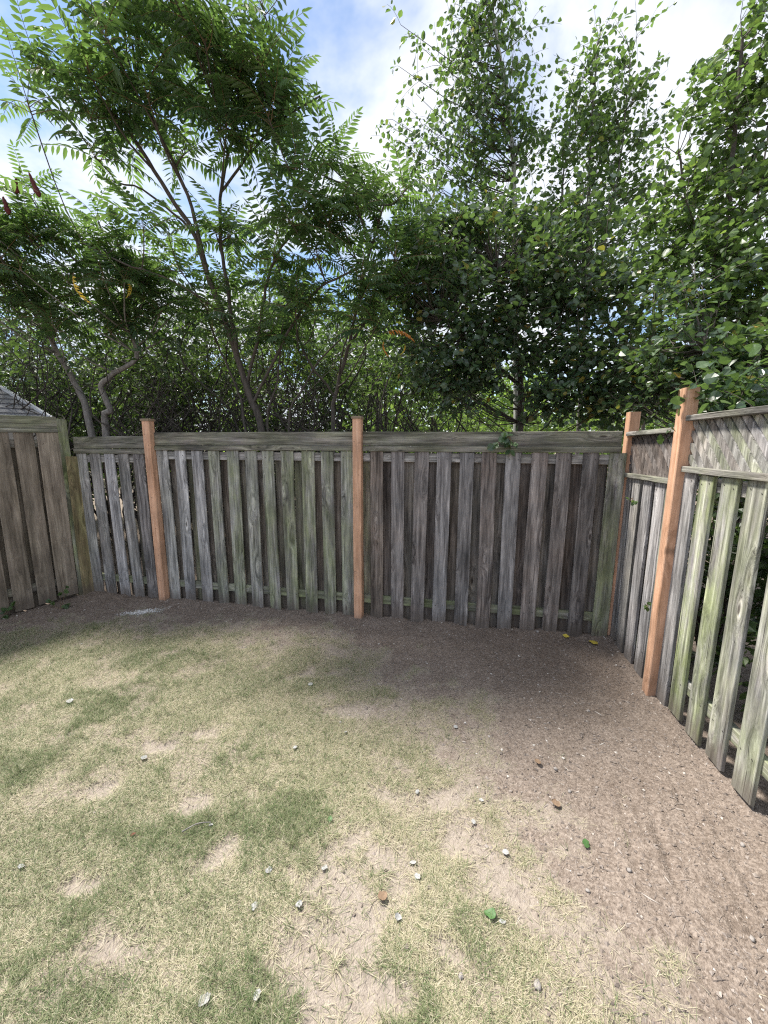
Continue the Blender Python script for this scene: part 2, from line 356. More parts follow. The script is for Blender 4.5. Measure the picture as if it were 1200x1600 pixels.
# ------------------------------------------------------------------ fences
def board_mesh(w, t, h, warp=0.006, seg=7, bev=.004, rag=.004, mt=None, axis='Z'):
    """bevelled weathered board: width along x, thickness along y, from z=0 to h, slightly bowed and twisted"""
    hw, ht = w/2, t/2
    cs = np.array([(-hw+bev, -ht), (hw-bev, -ht), (hw, -ht+bev), (hw, ht-bev), (hw-bev, ht), (-hw+bev, ht), (-hw, ht-bev), (-hw, -ht+bev)])
    b1, b2, tw, cup = (random.gauss(0, warp) for _ in range(4)); ph = random.random()*3
    V = []
    for i in range(seg+1):
        f = i/seg; z = f*h
        dx = b1*math.sin(math.pi*f+ph) + random.gauss(0, .0006); dy = b2*.5*math.sin(math.pi*f)
        a = tw*4*(f-.5); c, s = math.cos(a), math.sin(a)
        for x, y in cs:
            e = random.gauss(0, rag) if i in (0, seg) else 0
            V.append((x*c-y*s+dx, x*s+y*c+dy, z+e))
    Fq = [[i*8+j, i*8+(j+1) % 8, (i+1)*8+(j+1) % 8, (i+1)*8+j] for i in range(seg) for j in range(8)]
    V = np.array(V)
    if axis == 'X': V = V[:, [2, 1, 0]]*np.array([1, 1, 1])
    g = Geo(); g.add(V, Fq if axis == 'Z' else [f[::-1] for f in Fq])
    caps = np.array([[7, 6, 5, 4, 3, 2, 1, 0], [seg*8+k for k in range(8)]])
    if axis == 'X': caps = caps[:, ::-1]
    g.F.append(caps); g.A.append(np.full(2, .5)); g.M.append(np.zeros(2, int))
    return g.mesh('board', mt or M_BOARD)
def part(name, me, parent, loc, color, rot=(0, 0, 0)):
    o = link(name, me, parent, loc); o.rotation_euler = rot; o.color = (*color, 1); return o
def cl(moss, tone, br=.5): return (moss, tone, br)
def rj(a): return random.uniform(-a, a)
def ground_z(root, s, off=0):
    p = root.location; c, sn = math.cos(root.rotation_euler.z), math.sin(root.rotation_euler.z)
    return float(height(np.array([p.x + c*s - sn*off]), np.array([p.y + sn*s + c*off]))[0])
def nails(root, spots):
    g = Geo(); k = 6
    for s, y, z in spots:
        a = np.arange(k)/k*2*math.pi; r = .0046
        V = np.vstack([np.stack([s+np.cos(a)*r, np.full(k, y), z+np.sin(a)*r], 1), [[s, y-.002, z]]])
        g.add(V, [[i, (i+1) % k, k] for i in range(k)])
    o = link('nail_heads', g.mesh('nail_heads', M_NAIL), root); o['kind'] = 'stuff'

def rail(root, s0, s1, y, z0, h, t, color, dz=0, name='rail', warp=.003):
    L_ = s1-s0
    o = part(name, board_mesh(h, t, L_, warp, mt=M_RAIL, axis='X', rag=.001), root, (s0, y, z0+h/2), color, (0, -math.atan2(dz, L_), 0)); return o

TH = -0.20
back = empty('board_fence', (-2.653, 4.568, 0), TH)
tag(back, 'long grey weathered board fence across the back, with two capped cedar posts', 'fence')
bn = []
def back_panel(s0, s1, boards, ztop, cols, post_gap=.05, tilt=None, backcols=None, seed=0):
    a, b = s0+post_gap, s1-post_gap
    rail(back, a, b, .0, ztop-.14, .14, .036, cl(.38, .6, .40), name='top_board')
    rail(back, a, b, -.006, ztop-.196, .054, .05, cl(.4, .55, .4), name='trim_strip')
    rail(back, a, b, .021, ztop-.30, .088, .038, cl(.1, .25, .55))
    zb = .172
    rail(back, a, b, .021, zb, .088, .038, cl(.75, .4, .44), name='rail')
    for i, s in enumerate(boards):
        wv = random.uniform(.132, .145); z0 = ground_z(back, s) - .03
        o = part('board', board_mesh(wv, .019, ztop-.199-z0, .004), back, (s+rj(.006), -.0085+rj(.002), z0), cols[i % len(cols)])
        o.rotation_euler = (0, rj(.006)+(tilt or 0), 0)
        for zz in (ztop-.26, zb+.045):
            for d in (-.04, .04): bn.append((s+d+rj(.006), -.0205, zz+rj(.01)))
    for i, s in enumerate(boards[:-1] if len(boards) > 1 else []):
        sb = (s+boards[i+1])/2; z0 = -.02
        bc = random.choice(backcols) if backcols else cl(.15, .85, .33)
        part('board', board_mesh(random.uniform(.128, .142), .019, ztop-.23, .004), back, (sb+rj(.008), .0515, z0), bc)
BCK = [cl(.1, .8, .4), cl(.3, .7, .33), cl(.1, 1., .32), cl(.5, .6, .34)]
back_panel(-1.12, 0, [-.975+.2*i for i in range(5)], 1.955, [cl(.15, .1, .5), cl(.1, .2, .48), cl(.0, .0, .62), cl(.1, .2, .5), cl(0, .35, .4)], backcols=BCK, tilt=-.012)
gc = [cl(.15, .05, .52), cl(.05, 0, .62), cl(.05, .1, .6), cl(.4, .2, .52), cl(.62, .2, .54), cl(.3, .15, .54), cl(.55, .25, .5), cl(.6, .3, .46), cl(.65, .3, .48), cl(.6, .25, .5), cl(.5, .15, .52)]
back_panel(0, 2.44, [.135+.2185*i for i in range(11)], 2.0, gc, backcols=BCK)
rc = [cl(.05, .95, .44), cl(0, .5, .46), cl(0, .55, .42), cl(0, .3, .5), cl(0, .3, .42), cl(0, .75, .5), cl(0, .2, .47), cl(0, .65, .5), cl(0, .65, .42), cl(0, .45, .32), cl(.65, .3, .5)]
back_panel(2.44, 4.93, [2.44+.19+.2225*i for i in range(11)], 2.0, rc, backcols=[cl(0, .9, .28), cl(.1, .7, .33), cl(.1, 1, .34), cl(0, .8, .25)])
part('board', board_mesh(.14, .019, 1.79, .003), back, (2.44+.10, .0515, -.02), cl(.4, .8, .5))
def cedar_post(root, s, y, h, cap, mossy=0, w_=.089):
    o = part('post', board_mesh(w_, w_, h+.1, .002, bev=.005, rag=.0005, mt=M_CEDAR), root, (s, y, -.1), cl(mossy, .5, .5))
    if cap:
        g = Geo(); a, b = w_/2+.008, w_/2-.001
        V = [(-a, -a, 0), (a, -a, 0), (a, a, 0), (-a, a, 0), (-a, -a, .016), (a, -a, .016), (a, a, .016), (-a, a, .016), (-b, -b, .026), (b, -b, .026), (b, b, .026), (-b, b, .026)]
        g.add(V, [[3, 2, 1, 0], [0, 1, 5, 4], [1, 2, 6, 5], [2, 3, 7, 6], [3, 0, 4, 7], [4, 5, 9, 8], [5, 6, 10, 9], [6, 7, 11, 10], [7, 4, 8, 11], [8, 9, 10, 11]])
        c = part('post_cap', g.mesh('post_cap', M_CEDAR), o, (0, 0, h+.1), cl(.55, .5, .5))
    return o
cedar_post(back, 0, -.036, 2.125, True); cedar_post(back, 2.44, -.036, 2.125, True)
bn += [(q+rj(.03), -.0815, z_+rj(.05)) for q in (0, 2.44) for z_ in (.25, .55, .9, 1.25, 1.6, 1.85, 1.95)]
nails(back, bn)

RTH = math.atan2(-.985, -.172)
rightf = empty('lattice_fence', (2.235, 3.62, 0), RTH)
tag(rightf, 'weathered board fence topped with diagonal lattice along the right side', 'fence')
bn = []
def right_section(s0, s1, boards, cols, zcap, zmid, slope, back_off=-.115, bz=None, zbr=.17, lat_col=None):
    L_ = s1-s0
    rail(rightf, s0, s1, .0, zcap-.036, .036, .12, cl(.25, .35, .45), slope*L_, name='cap_rail', warp=.001)
    rail(rightf, s0, s1, -.012, zmid-.042, .04, .072, cl(.35, .4, .42), slope*L_, name='middle_rail', warp=.001)
    rail(rightf, s0, s1, .021, zmid-.15, .088, .038, cl(.15, .2, .55), slope*L_)
    rail(rightf, s0, s1, .021, zbr, .088, .038, cl(.7, .3, .5), 0)
    for i, s in enumerate(boards):
        z0 = ground_z(rightf, s) - .005 if bz is None else ground_z(rightf, s)+bz[i]
        zt = zmid-.045+slope*(s-s0)
        part('board', board_mesh(random.uniform(.136, .142), .024, zt-z0, .003, bev=.003), rightf, (s, -.011, z0), cols[i])
        for zz in (zt-.05, zbr+.045):
            for d in (-.04, .04): bn.append((s+d+rj(.006), -.026, zz+rj(.01)))
    for i, s in enumerate(boards):
        sb = s + back_off
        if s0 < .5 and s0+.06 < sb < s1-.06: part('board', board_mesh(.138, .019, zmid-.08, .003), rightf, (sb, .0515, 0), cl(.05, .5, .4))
    # lattice: two layers of thin slats at 45 degrees, cut to the opening
    for lay, (sg, yy) in enumerate(((-1, -.008), (1, .010))):
        zlo, zhi = zmid-.004, zcap-.038; H = zhi-zlo
        k = 0; s = s0-H
        while s < s1:
            a, b = s, s+H            # foot and head along the fence
            ua, ub = max(0, (s0-a)/H), min(1, (s1-a)/H)
            if ub-ua > .08:
                f = (lambda u: (a+u*H, zlo+u*H)) if sg > 0 else (lambda u: (a+u*H, zhi-u*H))
                p, q = f(ua), f(ub); hw = .031 if lay == 0 else .02
                dzs = lambda P: slope*(P[0]-s0)
                V = []
                for P in (p, q):
                    for dx in (-hw, hw):
                        for y in (yy-.0055, yy+.0055):
                            V.append((P[0]+dx - p[0], y, P[1]+dzs(P) - p[1]))
                g = Geo(); g.add(V, [[0, 2, 3, 1], [4, 5, 7, 6], [0, 4, 6, 2], [1, 3, 7, 5], [0, 1, 5, 4], [2, 6, 7, 3]])
                me = g.mesh('lattice_slat', M_SLAT)
                lc = random.choice(lat_col) if lay == 0 else cl(0, .8, .2)  # back slats darker: shade behind the front layer put into their colour
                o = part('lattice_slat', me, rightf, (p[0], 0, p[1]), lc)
            s += .079
SL_FAR = [cl(0, .7, .34), cl(0, .5, .38), cl(0, .9, .32)]
SL_NEAR = [cl(.5, .2, .6), cl(.2, .3, .55), cl(.1, .5, .5), cl(.6, .2, .55), cl(0, .2, .6)]
SP = .90
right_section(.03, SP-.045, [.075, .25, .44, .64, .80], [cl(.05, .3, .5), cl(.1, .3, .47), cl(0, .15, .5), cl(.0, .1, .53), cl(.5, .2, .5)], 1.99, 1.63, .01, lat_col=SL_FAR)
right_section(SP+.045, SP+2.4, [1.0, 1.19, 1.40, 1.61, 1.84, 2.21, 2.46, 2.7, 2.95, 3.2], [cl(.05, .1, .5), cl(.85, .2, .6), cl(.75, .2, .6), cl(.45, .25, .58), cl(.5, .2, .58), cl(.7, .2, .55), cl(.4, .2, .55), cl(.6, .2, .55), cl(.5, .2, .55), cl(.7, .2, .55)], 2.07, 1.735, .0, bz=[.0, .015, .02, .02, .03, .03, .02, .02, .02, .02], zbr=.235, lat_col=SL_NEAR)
cedar_post(rightf, 0.0, -.005, 2.165, False); cedar_post(rightf, SP, -.036, 2.25, False)
cedar_post(rightf, SP+2.44, -.036, 2.25, False)
nails(rightf, bn)

LD = np.array([.53, .848]); LTH = math.atan2(LD[1], LD[0]); LC = np.array([-3.77, 4.70])
LLEN = 2.6; lo = LC - LD*LLEN
leftf = empty('brown_fence', (lo[0], lo[1], 0), LTH)
tag(leftf, 'brown board fence at the left edge of the yard, below the shingled roof', 'fence')
bn = []
rail(leftf, 0, LLEN-.05, .0, 1.99, .135, .036, cl(.45, .6, .45), .05, name='top_board')
rail(leftf, 0, LLEN-.05, -.006, 1.945, .045, .05, cl(.5, .5, .42), .05, name='trim_strip')
rail(leftf, 0, LLEN-.05, .021, 1.83, .088, .038, cl(.2, .7, .4)); rail(leftf, 0, LLEN-.05, .021, .2, .088, .038, cl(.3, .7, .4))
sb = LLEN - .15; i = 0
while sb > .1:
    wv = .17 if i else .2
    z0 = [.05, .03, .02, .01, .01][min(i, 4)]
    part('board', board_mesh(wv, .02, 1.955+.05*sb/LLEN-z0, .002, mt=M_BROWN), leftf, (sb, -.0085, z0), cl(.06, .5, random.uniform(.42, .55)))
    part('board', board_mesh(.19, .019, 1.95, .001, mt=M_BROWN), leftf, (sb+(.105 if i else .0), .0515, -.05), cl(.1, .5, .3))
    for zz in (1.87, .245):
        for d in (-.05, .05): bn.append((sb+d, -.02, zz))
    sb -= .21; i += 1
o = part('post', board_mesh(.1, .1, 2.15, .002, mt=M_BOARD), leftf, (LLEN+.0, .03, 0), cl(.9, .4, .46))
part('post_sleeve', board_mesh(.12, .022, 1.72, .002, mt=wood('yellow_board', 'Z', [(0, (.1, .07, .04)), (.5, (.2, .15, .09)), (1, (.3, .23, .15))], [(0, (.1, .07, .04)), (.5, (.2, .15, .09)), (1, (.3, .23, .15))])), leftf, (LLEN+.045, -.035, 0), cl(.4, .5, .45))
nails(leftf, bn)

# ------------------------------------------------------------------ shed behind the brown fence: hip roof with shingle courses
E0 = W(82, 656, 5.9)
SHR = .62
shed = empty('garden_shed', (E0[0]-1.30*math.cos(SHR)-1.0*math.sin(SHR), E0[1]-1.30*math.sin(SHR)+1.0*math.cos(SHR), 0), SHR)
tag(shed, 'small shed with grey shingled hip roof and pale edge trim behind the brown fence', 'shed')
ez = E0[2]; hx, hy, rise = 1.30, 1.0, .78
def box(g, x0, x1, y0, y1, z0, z1):
    V = [(x, y, z) for z in (z0, z1) for y in (y0, y1) for x in (x0, x1)]
    g.add(V, [[0, 2, 3, 1], [4, 5, 7, 6], [0, 1, 5, 4], [2, 6, 7, 3], [0, 4, 6, 2], [1, 3, 7, 5]])
g = Geo(); box(g, -hx+.12, hx-.12, -hy+.12, hy-.12, -.05, ez-.03); link('wall', g.mesh('wall', M_SHEDWALL), shed)
roof = None
g = Geo(); g.add([(-hx, -hy, ez-.03), (hx, -hy, ez-.03), (hx, hy, ez-.03), (-hx, hy, ez-.03), (-hx, -hy, ez), (hx, -hy, ez), (hx, hy, ez), (-hx, hy, ez), (-.3, 0, ez+rise), (.3, 0, ez+rise)],
      [[3, 2, 1, 0], [0, 1, 5, 4], [1, 2, 6, 5], [2, 3, 7, 6], [3, 0, 4, 7], [4, 5, 9, 8], [6, 7, 8, 9]]); g.add([(hx, -hy, ez), (hx, hy, ez), (.3, 0, ez+rise), (-hx, -hy, ez), (-hx, hy, ez), (-.3, 0, ez+rise)], [[0, 1, 2], [4, 3, 5]])
roof = link('roof', g.mesh('roof', M_SHINGLE), shed)
def hip(u, side):   # corner points of the front or right slope at height fraction u
    if side == 0: return np.array([-hx+(hx-.3)*u, -hy*(1-u), ez+rise*u]), np.array([hx-(hx-.3)*u, -hy*(1-u), ez+rise*u]), np.array([0, -rise, hy])
    return np.array([hx-(hx-.3)*u, -hy*(1-u), ez+rise*u]), np.array([hx-(hx-.3)*u, hy*(1-u), ez+rise*u]), np.array([rise, 0, hx-.3])
NC = 11
for side in (0, 1):
    for k in range(NC):
        a, b, n = hip(k/NC, side); c, d, _ = hip(min(1, (k+1.12)/NC), side); n = n/np.linalg.norm(n)
        lo_, hi_ = n*.022, n*.006
        nsp = 7; fr = np.linspace(0, 1, nsp+1)
        V = [a+lo_, b+lo_, d+hi_, c+hi_, a+n*.001, b+n*.001]
        g = Geo(); g.add(V, [[0, 1, 2, 3], [4, 5, 1, 0]])
        link('shingle_course', g.mesh('shingle_course', M_SHINGLE), roof)
def tube(P, R, sides=6, cap=True):
    P = np.asarray(P, float); n = len(P); R = np.broadcast_to(R, (n,))
    T = np.gradient(P, axis=0); T /= np.linalg.norm(T, axis=1)[:, None]+1e-9
    ref = np.array([0.31, .95, .05]); V = []
    a = np.arange(sides)/sides*2*math.pi
    A = np.cross(T, ref); bad = np.linalg.norm(A, axis=1) < .15; A[bad] = np.cross(T[bad], [1, 0, 0]); A /= np.linalg.norm(A, axis=1)[:, None]
    B = np.cross(T, A)
    V = P[:, None, :] + (np.cos(a)[None, :, None]*A[:, None, :] + np.sin(a)[None, :, None]*B[:, None, :])*R[:, None, None]
    i = np.arange(n-1)[:, None]*sides; j = np.arange(sides)[None, :]; k = (j+1) % sides
    Fq = np.stack([i+j, i+k, i+sides+k, i+sides+j], -1).reshape(-1, 4)
    return V.reshape(-1, 3), Fq
for side, uu in ((0, 1), (0, 0)):
    p0, p1 = (hip(0, 0)[uu], hip(1, 0)[uu])
    g = Geo(); g.add(*tube(np.linspace(p0, p1, 4)+np.array([0, 0, .02]), .032, 6)); link('ridge_trim', g.mesh('ridge_trim', M_TRIM), roof)

# ------------------------------------------------------------------ plants
def norm(v): return v/(np.linalg.norm(v, axis=-1, keepdims=True)+1e-9)
LEAF4 = (np.array([(0, 0, 0), (.3, .36, .07), (.68, .3, .06), (1, 0, -.1), (.3, -.36, .07), (.68, -.3, .06)]), np.array([[0, 3, 2, 1], [0, 4, 5, 3]]))
_o = [(0, 0), (.1, .22), (.3, .42), (.5, .43), (.7, .32), (.87, .14), (1, 0)]
LEAF8 = (np.array([(t, 0, -.12*t*t) for t, _ in _o] + [(t, h, .14*h-.12*t*t + .03*math.sin(9*t)) for t, h in _o[1:-1]] + [(t, -h, .14*h-.12*t*t+.03*math.cos(8*t)) for t, h in _o[1:-1]]),
         [[0, 1, 7], [1, 2, 8, 7], [2, 3, 9, 8], [3, 4, 10, 9], [4, 5, 11, 10], [5, 6, 11], [0, 12, 1], [1, 12, 13, 2], [2, 13, 14, 3], [3, 14, 15, 4], [4, 15, 16, 5], [5, 16, 6]])
def leaves(P, D, Nn, S, tint, g, tpl=LEAF4, width=1.0, matidx=0):
    P = np.asarray(P); D = norm(np.asarray(D)); Bn = norm(np.cross(Nn, D)); Nn = np.cross(D, Bn)
    T = tpl[0]; V = P[:, None, :] + (T[None, :, 0:1]*D[:, None] + T[None, :, 1:2]*width*Bn[:, None] + T[None, :, 2:3]*Nn[:, None])*np.asarray(S)[:, None, None]
    n = len(P); k = len(T); V = V.reshape(-1, 3); base = g.n
    byk = {}
    for f in tpl[1]: byk.setdefault(len(f), []).append(list(f))
    first = True
    for q, fs in byk.items():
        fs = np.array(fs); Fa = (np.arange(n)[:, None, None]*k + fs[None]).reshape(-1, q); tt = np.repeat(tint, len(fs))
        if first: g.add(V, Fa, tt, matidx); first = False
        else: g.F.append(Fa+base); g.A.append(np.asarray(tt, float)); g.M.append(np.full(len(Fa), matidx, int))
def smooth_line(pts, n=14, jit=0.0):
    pts = np.asarray(pts, float); k = len(pts); t = np.linspace(0, k-1, n); out = []
    for u in t:
        i = min(int(u), k-2); f = u-i; p0, p1, p2, p3 = pts[max(i-1, 0)], pts[i], pts[i+1], pts[min(i+2, k-1)]
        out.append(.5*((2*p1)+(-p0+p2)*f+(2*p0-5*p1+4*p2-p3)*f*f+(-p0+3*p1-3*p2+p3)*f**3))
    out = np.array(out)
    if jit: out[1:-1] += RNG.normal(0, jit, out[1:-1].shape)
    return out
def stem_geo(stems, g, base, sides=7):
    lines = []
    for pts, r0, r1 in stems:
        ln = smooth_line(pts, max(10, 4*len(pts)) if r0 > .01 else 8, .006); rr = np.linspace(r0, r1, len(ln)); rr = rr*(1+RNG.normal(0, .04, len(rr)))
        g.add(*tube(ln-base, rr, sides if r0 > .03 else (5 if r0 > .01 else 3))); lines.append((ln, rr))
    return lines
def blob_pts(blobs, rng):
    out = []
    for c, r, n in blobs:
        v = norm(rng.normal(size=(n, 3)))*(rng.random((n, 1))**.45)
        out.append(np.asarray(c)+v*np.asarray(r))
    return np.vstack(out)
def pxblob(px, py, Yd, rx, ry, rY, n):
    c = W(px, py, Yd); k = Yd/F*1.0
    return (c, (rx*k, rY, ry*k), n)
def attach(tip, lines, rng, up=.35):
    best = None
    for ln, rr in lines:
        d = np.linalg.norm(ln-tip, axis=1) + np.maximum(0, ln[:, 2]-tip[2]+up*np.hypot(ln[:, 0]-tip[0], ln[:, 1]-tip[1]))*1.5
        i = int(np.argmin(d))
        if best is None or d[i] < best[0]: best = (d[i], ln[i], rr[i])
    a = best[1]; m1 = a*.6+tip*.4; m1 = m1 + np.array([0, 0, -.06*np.linalg.norm(tip-a)]) + rng.normal(0, .05, 3)*np.linalg.norm(tip-a)
    return smooth_line([a, m1, tip], 6), best[2]
def broadleaf(name, label, cat, base, stems, blobs, leaf, per, m, bark=None, group=None, seed=0, spread=.22, droop=.35, tpl=LEAF4, width=1.0, twig=.006, loose=0, hang=0.0, upn=.7):
    rng = np.random.default_rng(seed); base = np.asarray(base, float)
    root = empty(name, base); tag(root, label, cat, group)
    g = Geo(); lines = stem_geo(stems, g, base)
    link('trunk', g.mesh('trunk', bark or M_BARK, True), root)
    tips = blob_pts(blobs, rng); g = Geo(); P = []; D = []; Nn = []; far = []
    ntw = []
    for t in tips:
        br, r = attach(t, lines, rng); g.add(*tube(br-base, np.linspace(min(r*.6, twig*1.6), twig*.5, 6), 4), mat=1)
        ax = norm(br[-1]-br[-2]); nt_ = 4; m_ = max(3, int(round(per/nt_)))
        for k in range(nt_):          # leafy twigs: leaves set alternately along each
            d0 = norm(ax*.7+rng.normal(0, .75, 3)+np.array([0, 0, .25-droop*.5])); ln_ = spread*rng.uniform(1.0, 2.4)
            u = np.linspace(0, 1, 5)[:, None]; s0 = br[-2]*(1-.3*k/nt_)+br[-1]*(.3*k/nt_) if k else br[-1]
            tw = s0 + d0*ln_*u + np.array([0, 0, -1.])*droop*.5*ln_*u*u + np.cross(d0, [0, 0, 1.])*rng.normal(0, .15)*ln_*u*u
            g.add(*tube(tw-base, np.linspace(twig*.5, twig*.2, 5), 3), mat=1)
            side = norm(np.cross(d0, rng.normal(0, .4, 3)+np.array([0, 0, 1.])))
            for q in range(m_):
                f = (q+.6+rng.uniform(-.3, .3))/m_*4; a = min(3, int(f)); p = tw[a]+(tw[a+1]-tw[a])*(f-a); sg = 1 if q % 2 else -1
                d = norm(d0*rng.uniform(.2, .9) + side*sg*rng.uniform(.5, 1.1) + rng.normal(0, .3, 3) + np.array([0, 0, -droop*rng.uniform(.2, 1.3)]))
                P.append(p+d*leaf*.25); D.append(d); Nn.append(norm(rng.normal(0, 1, 3)*.5+np.array([0, 0, upn])))
    P = np.array(P); D = np.array(D); Nn = np.array(Nn); S = leaf*rng.uniform(.55, 1.15, len(P)); tint = rng.random(len(P))
    cd = np.linalg.norm(P-np.array([0, 0, CAM_H]), axis=1)
    if loose:     # the leaves that show largest are pieces of their own
        o = np.argsort(cd/S)[:loose]; msk = np.zeros(len(P), bool); msk[o] = True
        lms = []
        for v in range(4):
            gg = Geo(); leaves(np.zeros((1, 3)), [[1, 0, 0]], np.array([[0, 0, 1.]]), [1.], [(.1, .4, .7, .92)[v]], gg, LEAF8, width); lms.append(gg.mesh('leaf', m))
        for q in o:
            ob = link('leaf', lms[rng.integers(4)], root); d = D[q]; b = norm(np.cross(Nn[q], d)); n = np.cross(d, b)
            M4 = Matrix(((d[0], b[0], n[0], 0), (d[1], b[1], n[1], 0), (d[2], b[2], n[2], 0), (0, 0, 0, 1)))
            ob.matrix_local = Matrix.Translation(P[q]-base) @ M4 @ Matrix.Scale(S[q], 4)
        P, D, Nn, S, tint = P[~msk], D[~msk], Nn[~msk], S[~msk], tint[~msk]
    leaves(P-base, D, Nn, S, tint, g, tpl, width)
    c = link('crown', g.mesh('crown', [m, M_DARKBARK if name in ('sapling', 'understory_bush') else M_BARK]), root)
    if loose: c['kind'] = 'stuff'
    return root

# sumac fronds: a curved stalk with paired drooping leaflets; a few shared meshes
def frond_mesh(seed, m, L_=.5, pairs=11, droop=.5):
    rng = np.random.default_rng(seed); n = 10; t = np.linspace(0, 1, n)
    ang = .35 - droop*1.5*t; x = np.concatenate([[0], np.cumsum(np.cos(ang[:-1]))])*L_/n; z = np.concatenate([[0], np.cumsum(np.sin(ang[:-1]))])*L_/n
    side = rng.normal(0, .08)*t*t; line = np.stack([x, side, z], 1)
    g = Geo(); g.add(*tube(line, np.linspace(.0032, .0012, n), 3), mat=1)
    P, D, Nn, S = [], [], [], []
    for i in range(pairs):
        f = .18 + .8*i/(pairs-1); k = f*(n-1); a = int(min(k, n-2)); p = line[a]+(line[a+1]-line[a])*(k-a); tg = norm(line[a+1]-line[a])
        for sgn in (-1, 1):
            fw = .30+.5*f + rng.normal(0, .08); dr = .25+rng.random()*.45
            d = np.array([0, sgn, 0])*1.0 + tg*fw + np.array([0, 0, -dr]); P.append(p); D.append(d)
            Nn.append(np.array([rng.normal(0, .15), -sgn*.15, 1.0])); S.append(L_*.225*(math.sin(math.pi*(.16+.74*f))**.6)*rng.uniform(.85, 1.1))
    P.append(line[-1]); D.append(line[-1]-line[-2]); Nn.append(np.array([0, 0, 1.])); S.append(L_*.17)
    lf = (np.array([(0, 0, 0), (.28, .13, .03), (.62, .12, .0), (1, 0, -.1), (.28, -.13, .03), (.62, -.12, .0)]), LEAF4[1])
    leaves(np.array(P), np.array(D), np.array(Nn), S, np.full(len(P), .5), g, lf)
    FGEO.append(g); return g.mesh('frond', [m, M_STALK])
FGEO = []
FRONDS = [frond_mesh(i, M_SUMAC, .46+.02*(i % 4), 8+i % 5, .3+.09*i) for i in range(10)]
FY = frond_mesh(20, M_YELLOW, .4, 8, 1.1); FO = frond_mesh(21, M_ORANGE, .42, 9, 1.0)
def put_frond(root, me, p, d, scale, base, roll=0.0):
    d = norm(np.asarray(d, float)); up = np.array([0, 0, 1.])
    b = np.cross(up, d); b = norm(b) if np.linalg.norm(b) > .05 else np.array([0, 1., 0]); n = np.cross(d, b)
    ob = link('frond', me, root)
    M4 = Matrix(((d[0], b[0], n[0], 0), (d[1], b[1], n[1], 0), (d[2], b[2], n[2], 0), (0, 0, 0, 1)))
    ob.matrix_local = Matrix.Translation(np.asarray(p)-base) @ M4 @ Matrix.Rotation(roll, 4, 'X') @ Matrix.Scale(scale, 4); return ob
def sumac(label, base, stems, blobs, per=9, seed=0, bark=None, scale=1.0, group='sumac trees behind the fence', cap=290, special=()):
    rng = np.random.default_rng(seed); base = np.asarray(base, float)
    root = empty('sumac_tree', base); tag(root, label, 'tree', group)
    g = Geo(); lines = stem_geo(stems, g, base); link('trunk', g.mesh('trunk', bark or M_BARK, True), root)
    tips = blob_pts(blobs, rng); g = Geo(); fr = []
    for t in tips:
        br, r = attach(t, lines, rng, .6); g.add(*tube(br-base, np.linspace(min(r*.7, .014), .006, 6), 5))
        ph = rng.random()*6
        for k in range(per):
            az = ph + k*2.4; el = .95-1.15*(k+.5)/per + rng.normal(0, .15)
            d = (math.cos(az)*math.cos(el), math.sin(az)*math.cos(el), math.sin(el))
            p = t + norm(br[-1]-br[-2])*(-.10*(k/per)); fr.append((p, d, scale*rng.uniform(.65, 1.15), int(rng.integers(10)), rng.normal(0, .35), rng.random()))
    fr.sort(key=lambda q: np.linalg.norm(q[0]-np.array([0, 0, CAM_H]))/q[2])
    for p, d, sc, q, ro, _ in fr[:cap]: put_frond(root, FRONDS[q], p, d, sc, base, ro)
    for me, p, d, s in special: put_frond(root, me, p, d, s, base)
    bo = link('branches', g.mesh('branches', bark or M_BARK, True), root); bo['kind'] = 'stuff'
    if fr[cap:]:
        gc = Geo()
        for p, d, sc, q, ro, ti in fr[cap:]:
            d = norm(np.array(d)); b = np.cross([0, 0, 1.], d); b = norm(b) if np.linalg.norm(b) > .05 else np.array([0, 1., 0]); n = np.cross(d, b)
            b, n = b*math.cos(ro)+n*math.sin(ro), n*math.cos(ro)-b*math.sin(ro); R = np.stack([d, b, n])*sc; gg = FGEO[q]; o = 0; n0 = gc.n
            VV = np.concatenate(gg.V)@R + (np.asarray(p)-base); first = True
            for Fc, M_ in zip(gg.F, gg.M):
                if first: gc.add(VV, Fc, ti, M_[0]); first = False
                else: gc.F.append(Fc+n0); gc.A.append(np.full(len(Fc), ti)); gc.M.append(M_)
        c = link('crown', gc.mesh('crown', [M_SUMACT, M_STALK]), root); c['kind'] = 'stuff'
    return root
def S(*a):   # px polyline with a depth per point -> world points
    return [W(*p) for p in a]
def foot(p, dx=0):
    q = np.array(p, float); q[2] = -.05; q[0] += dx; return q

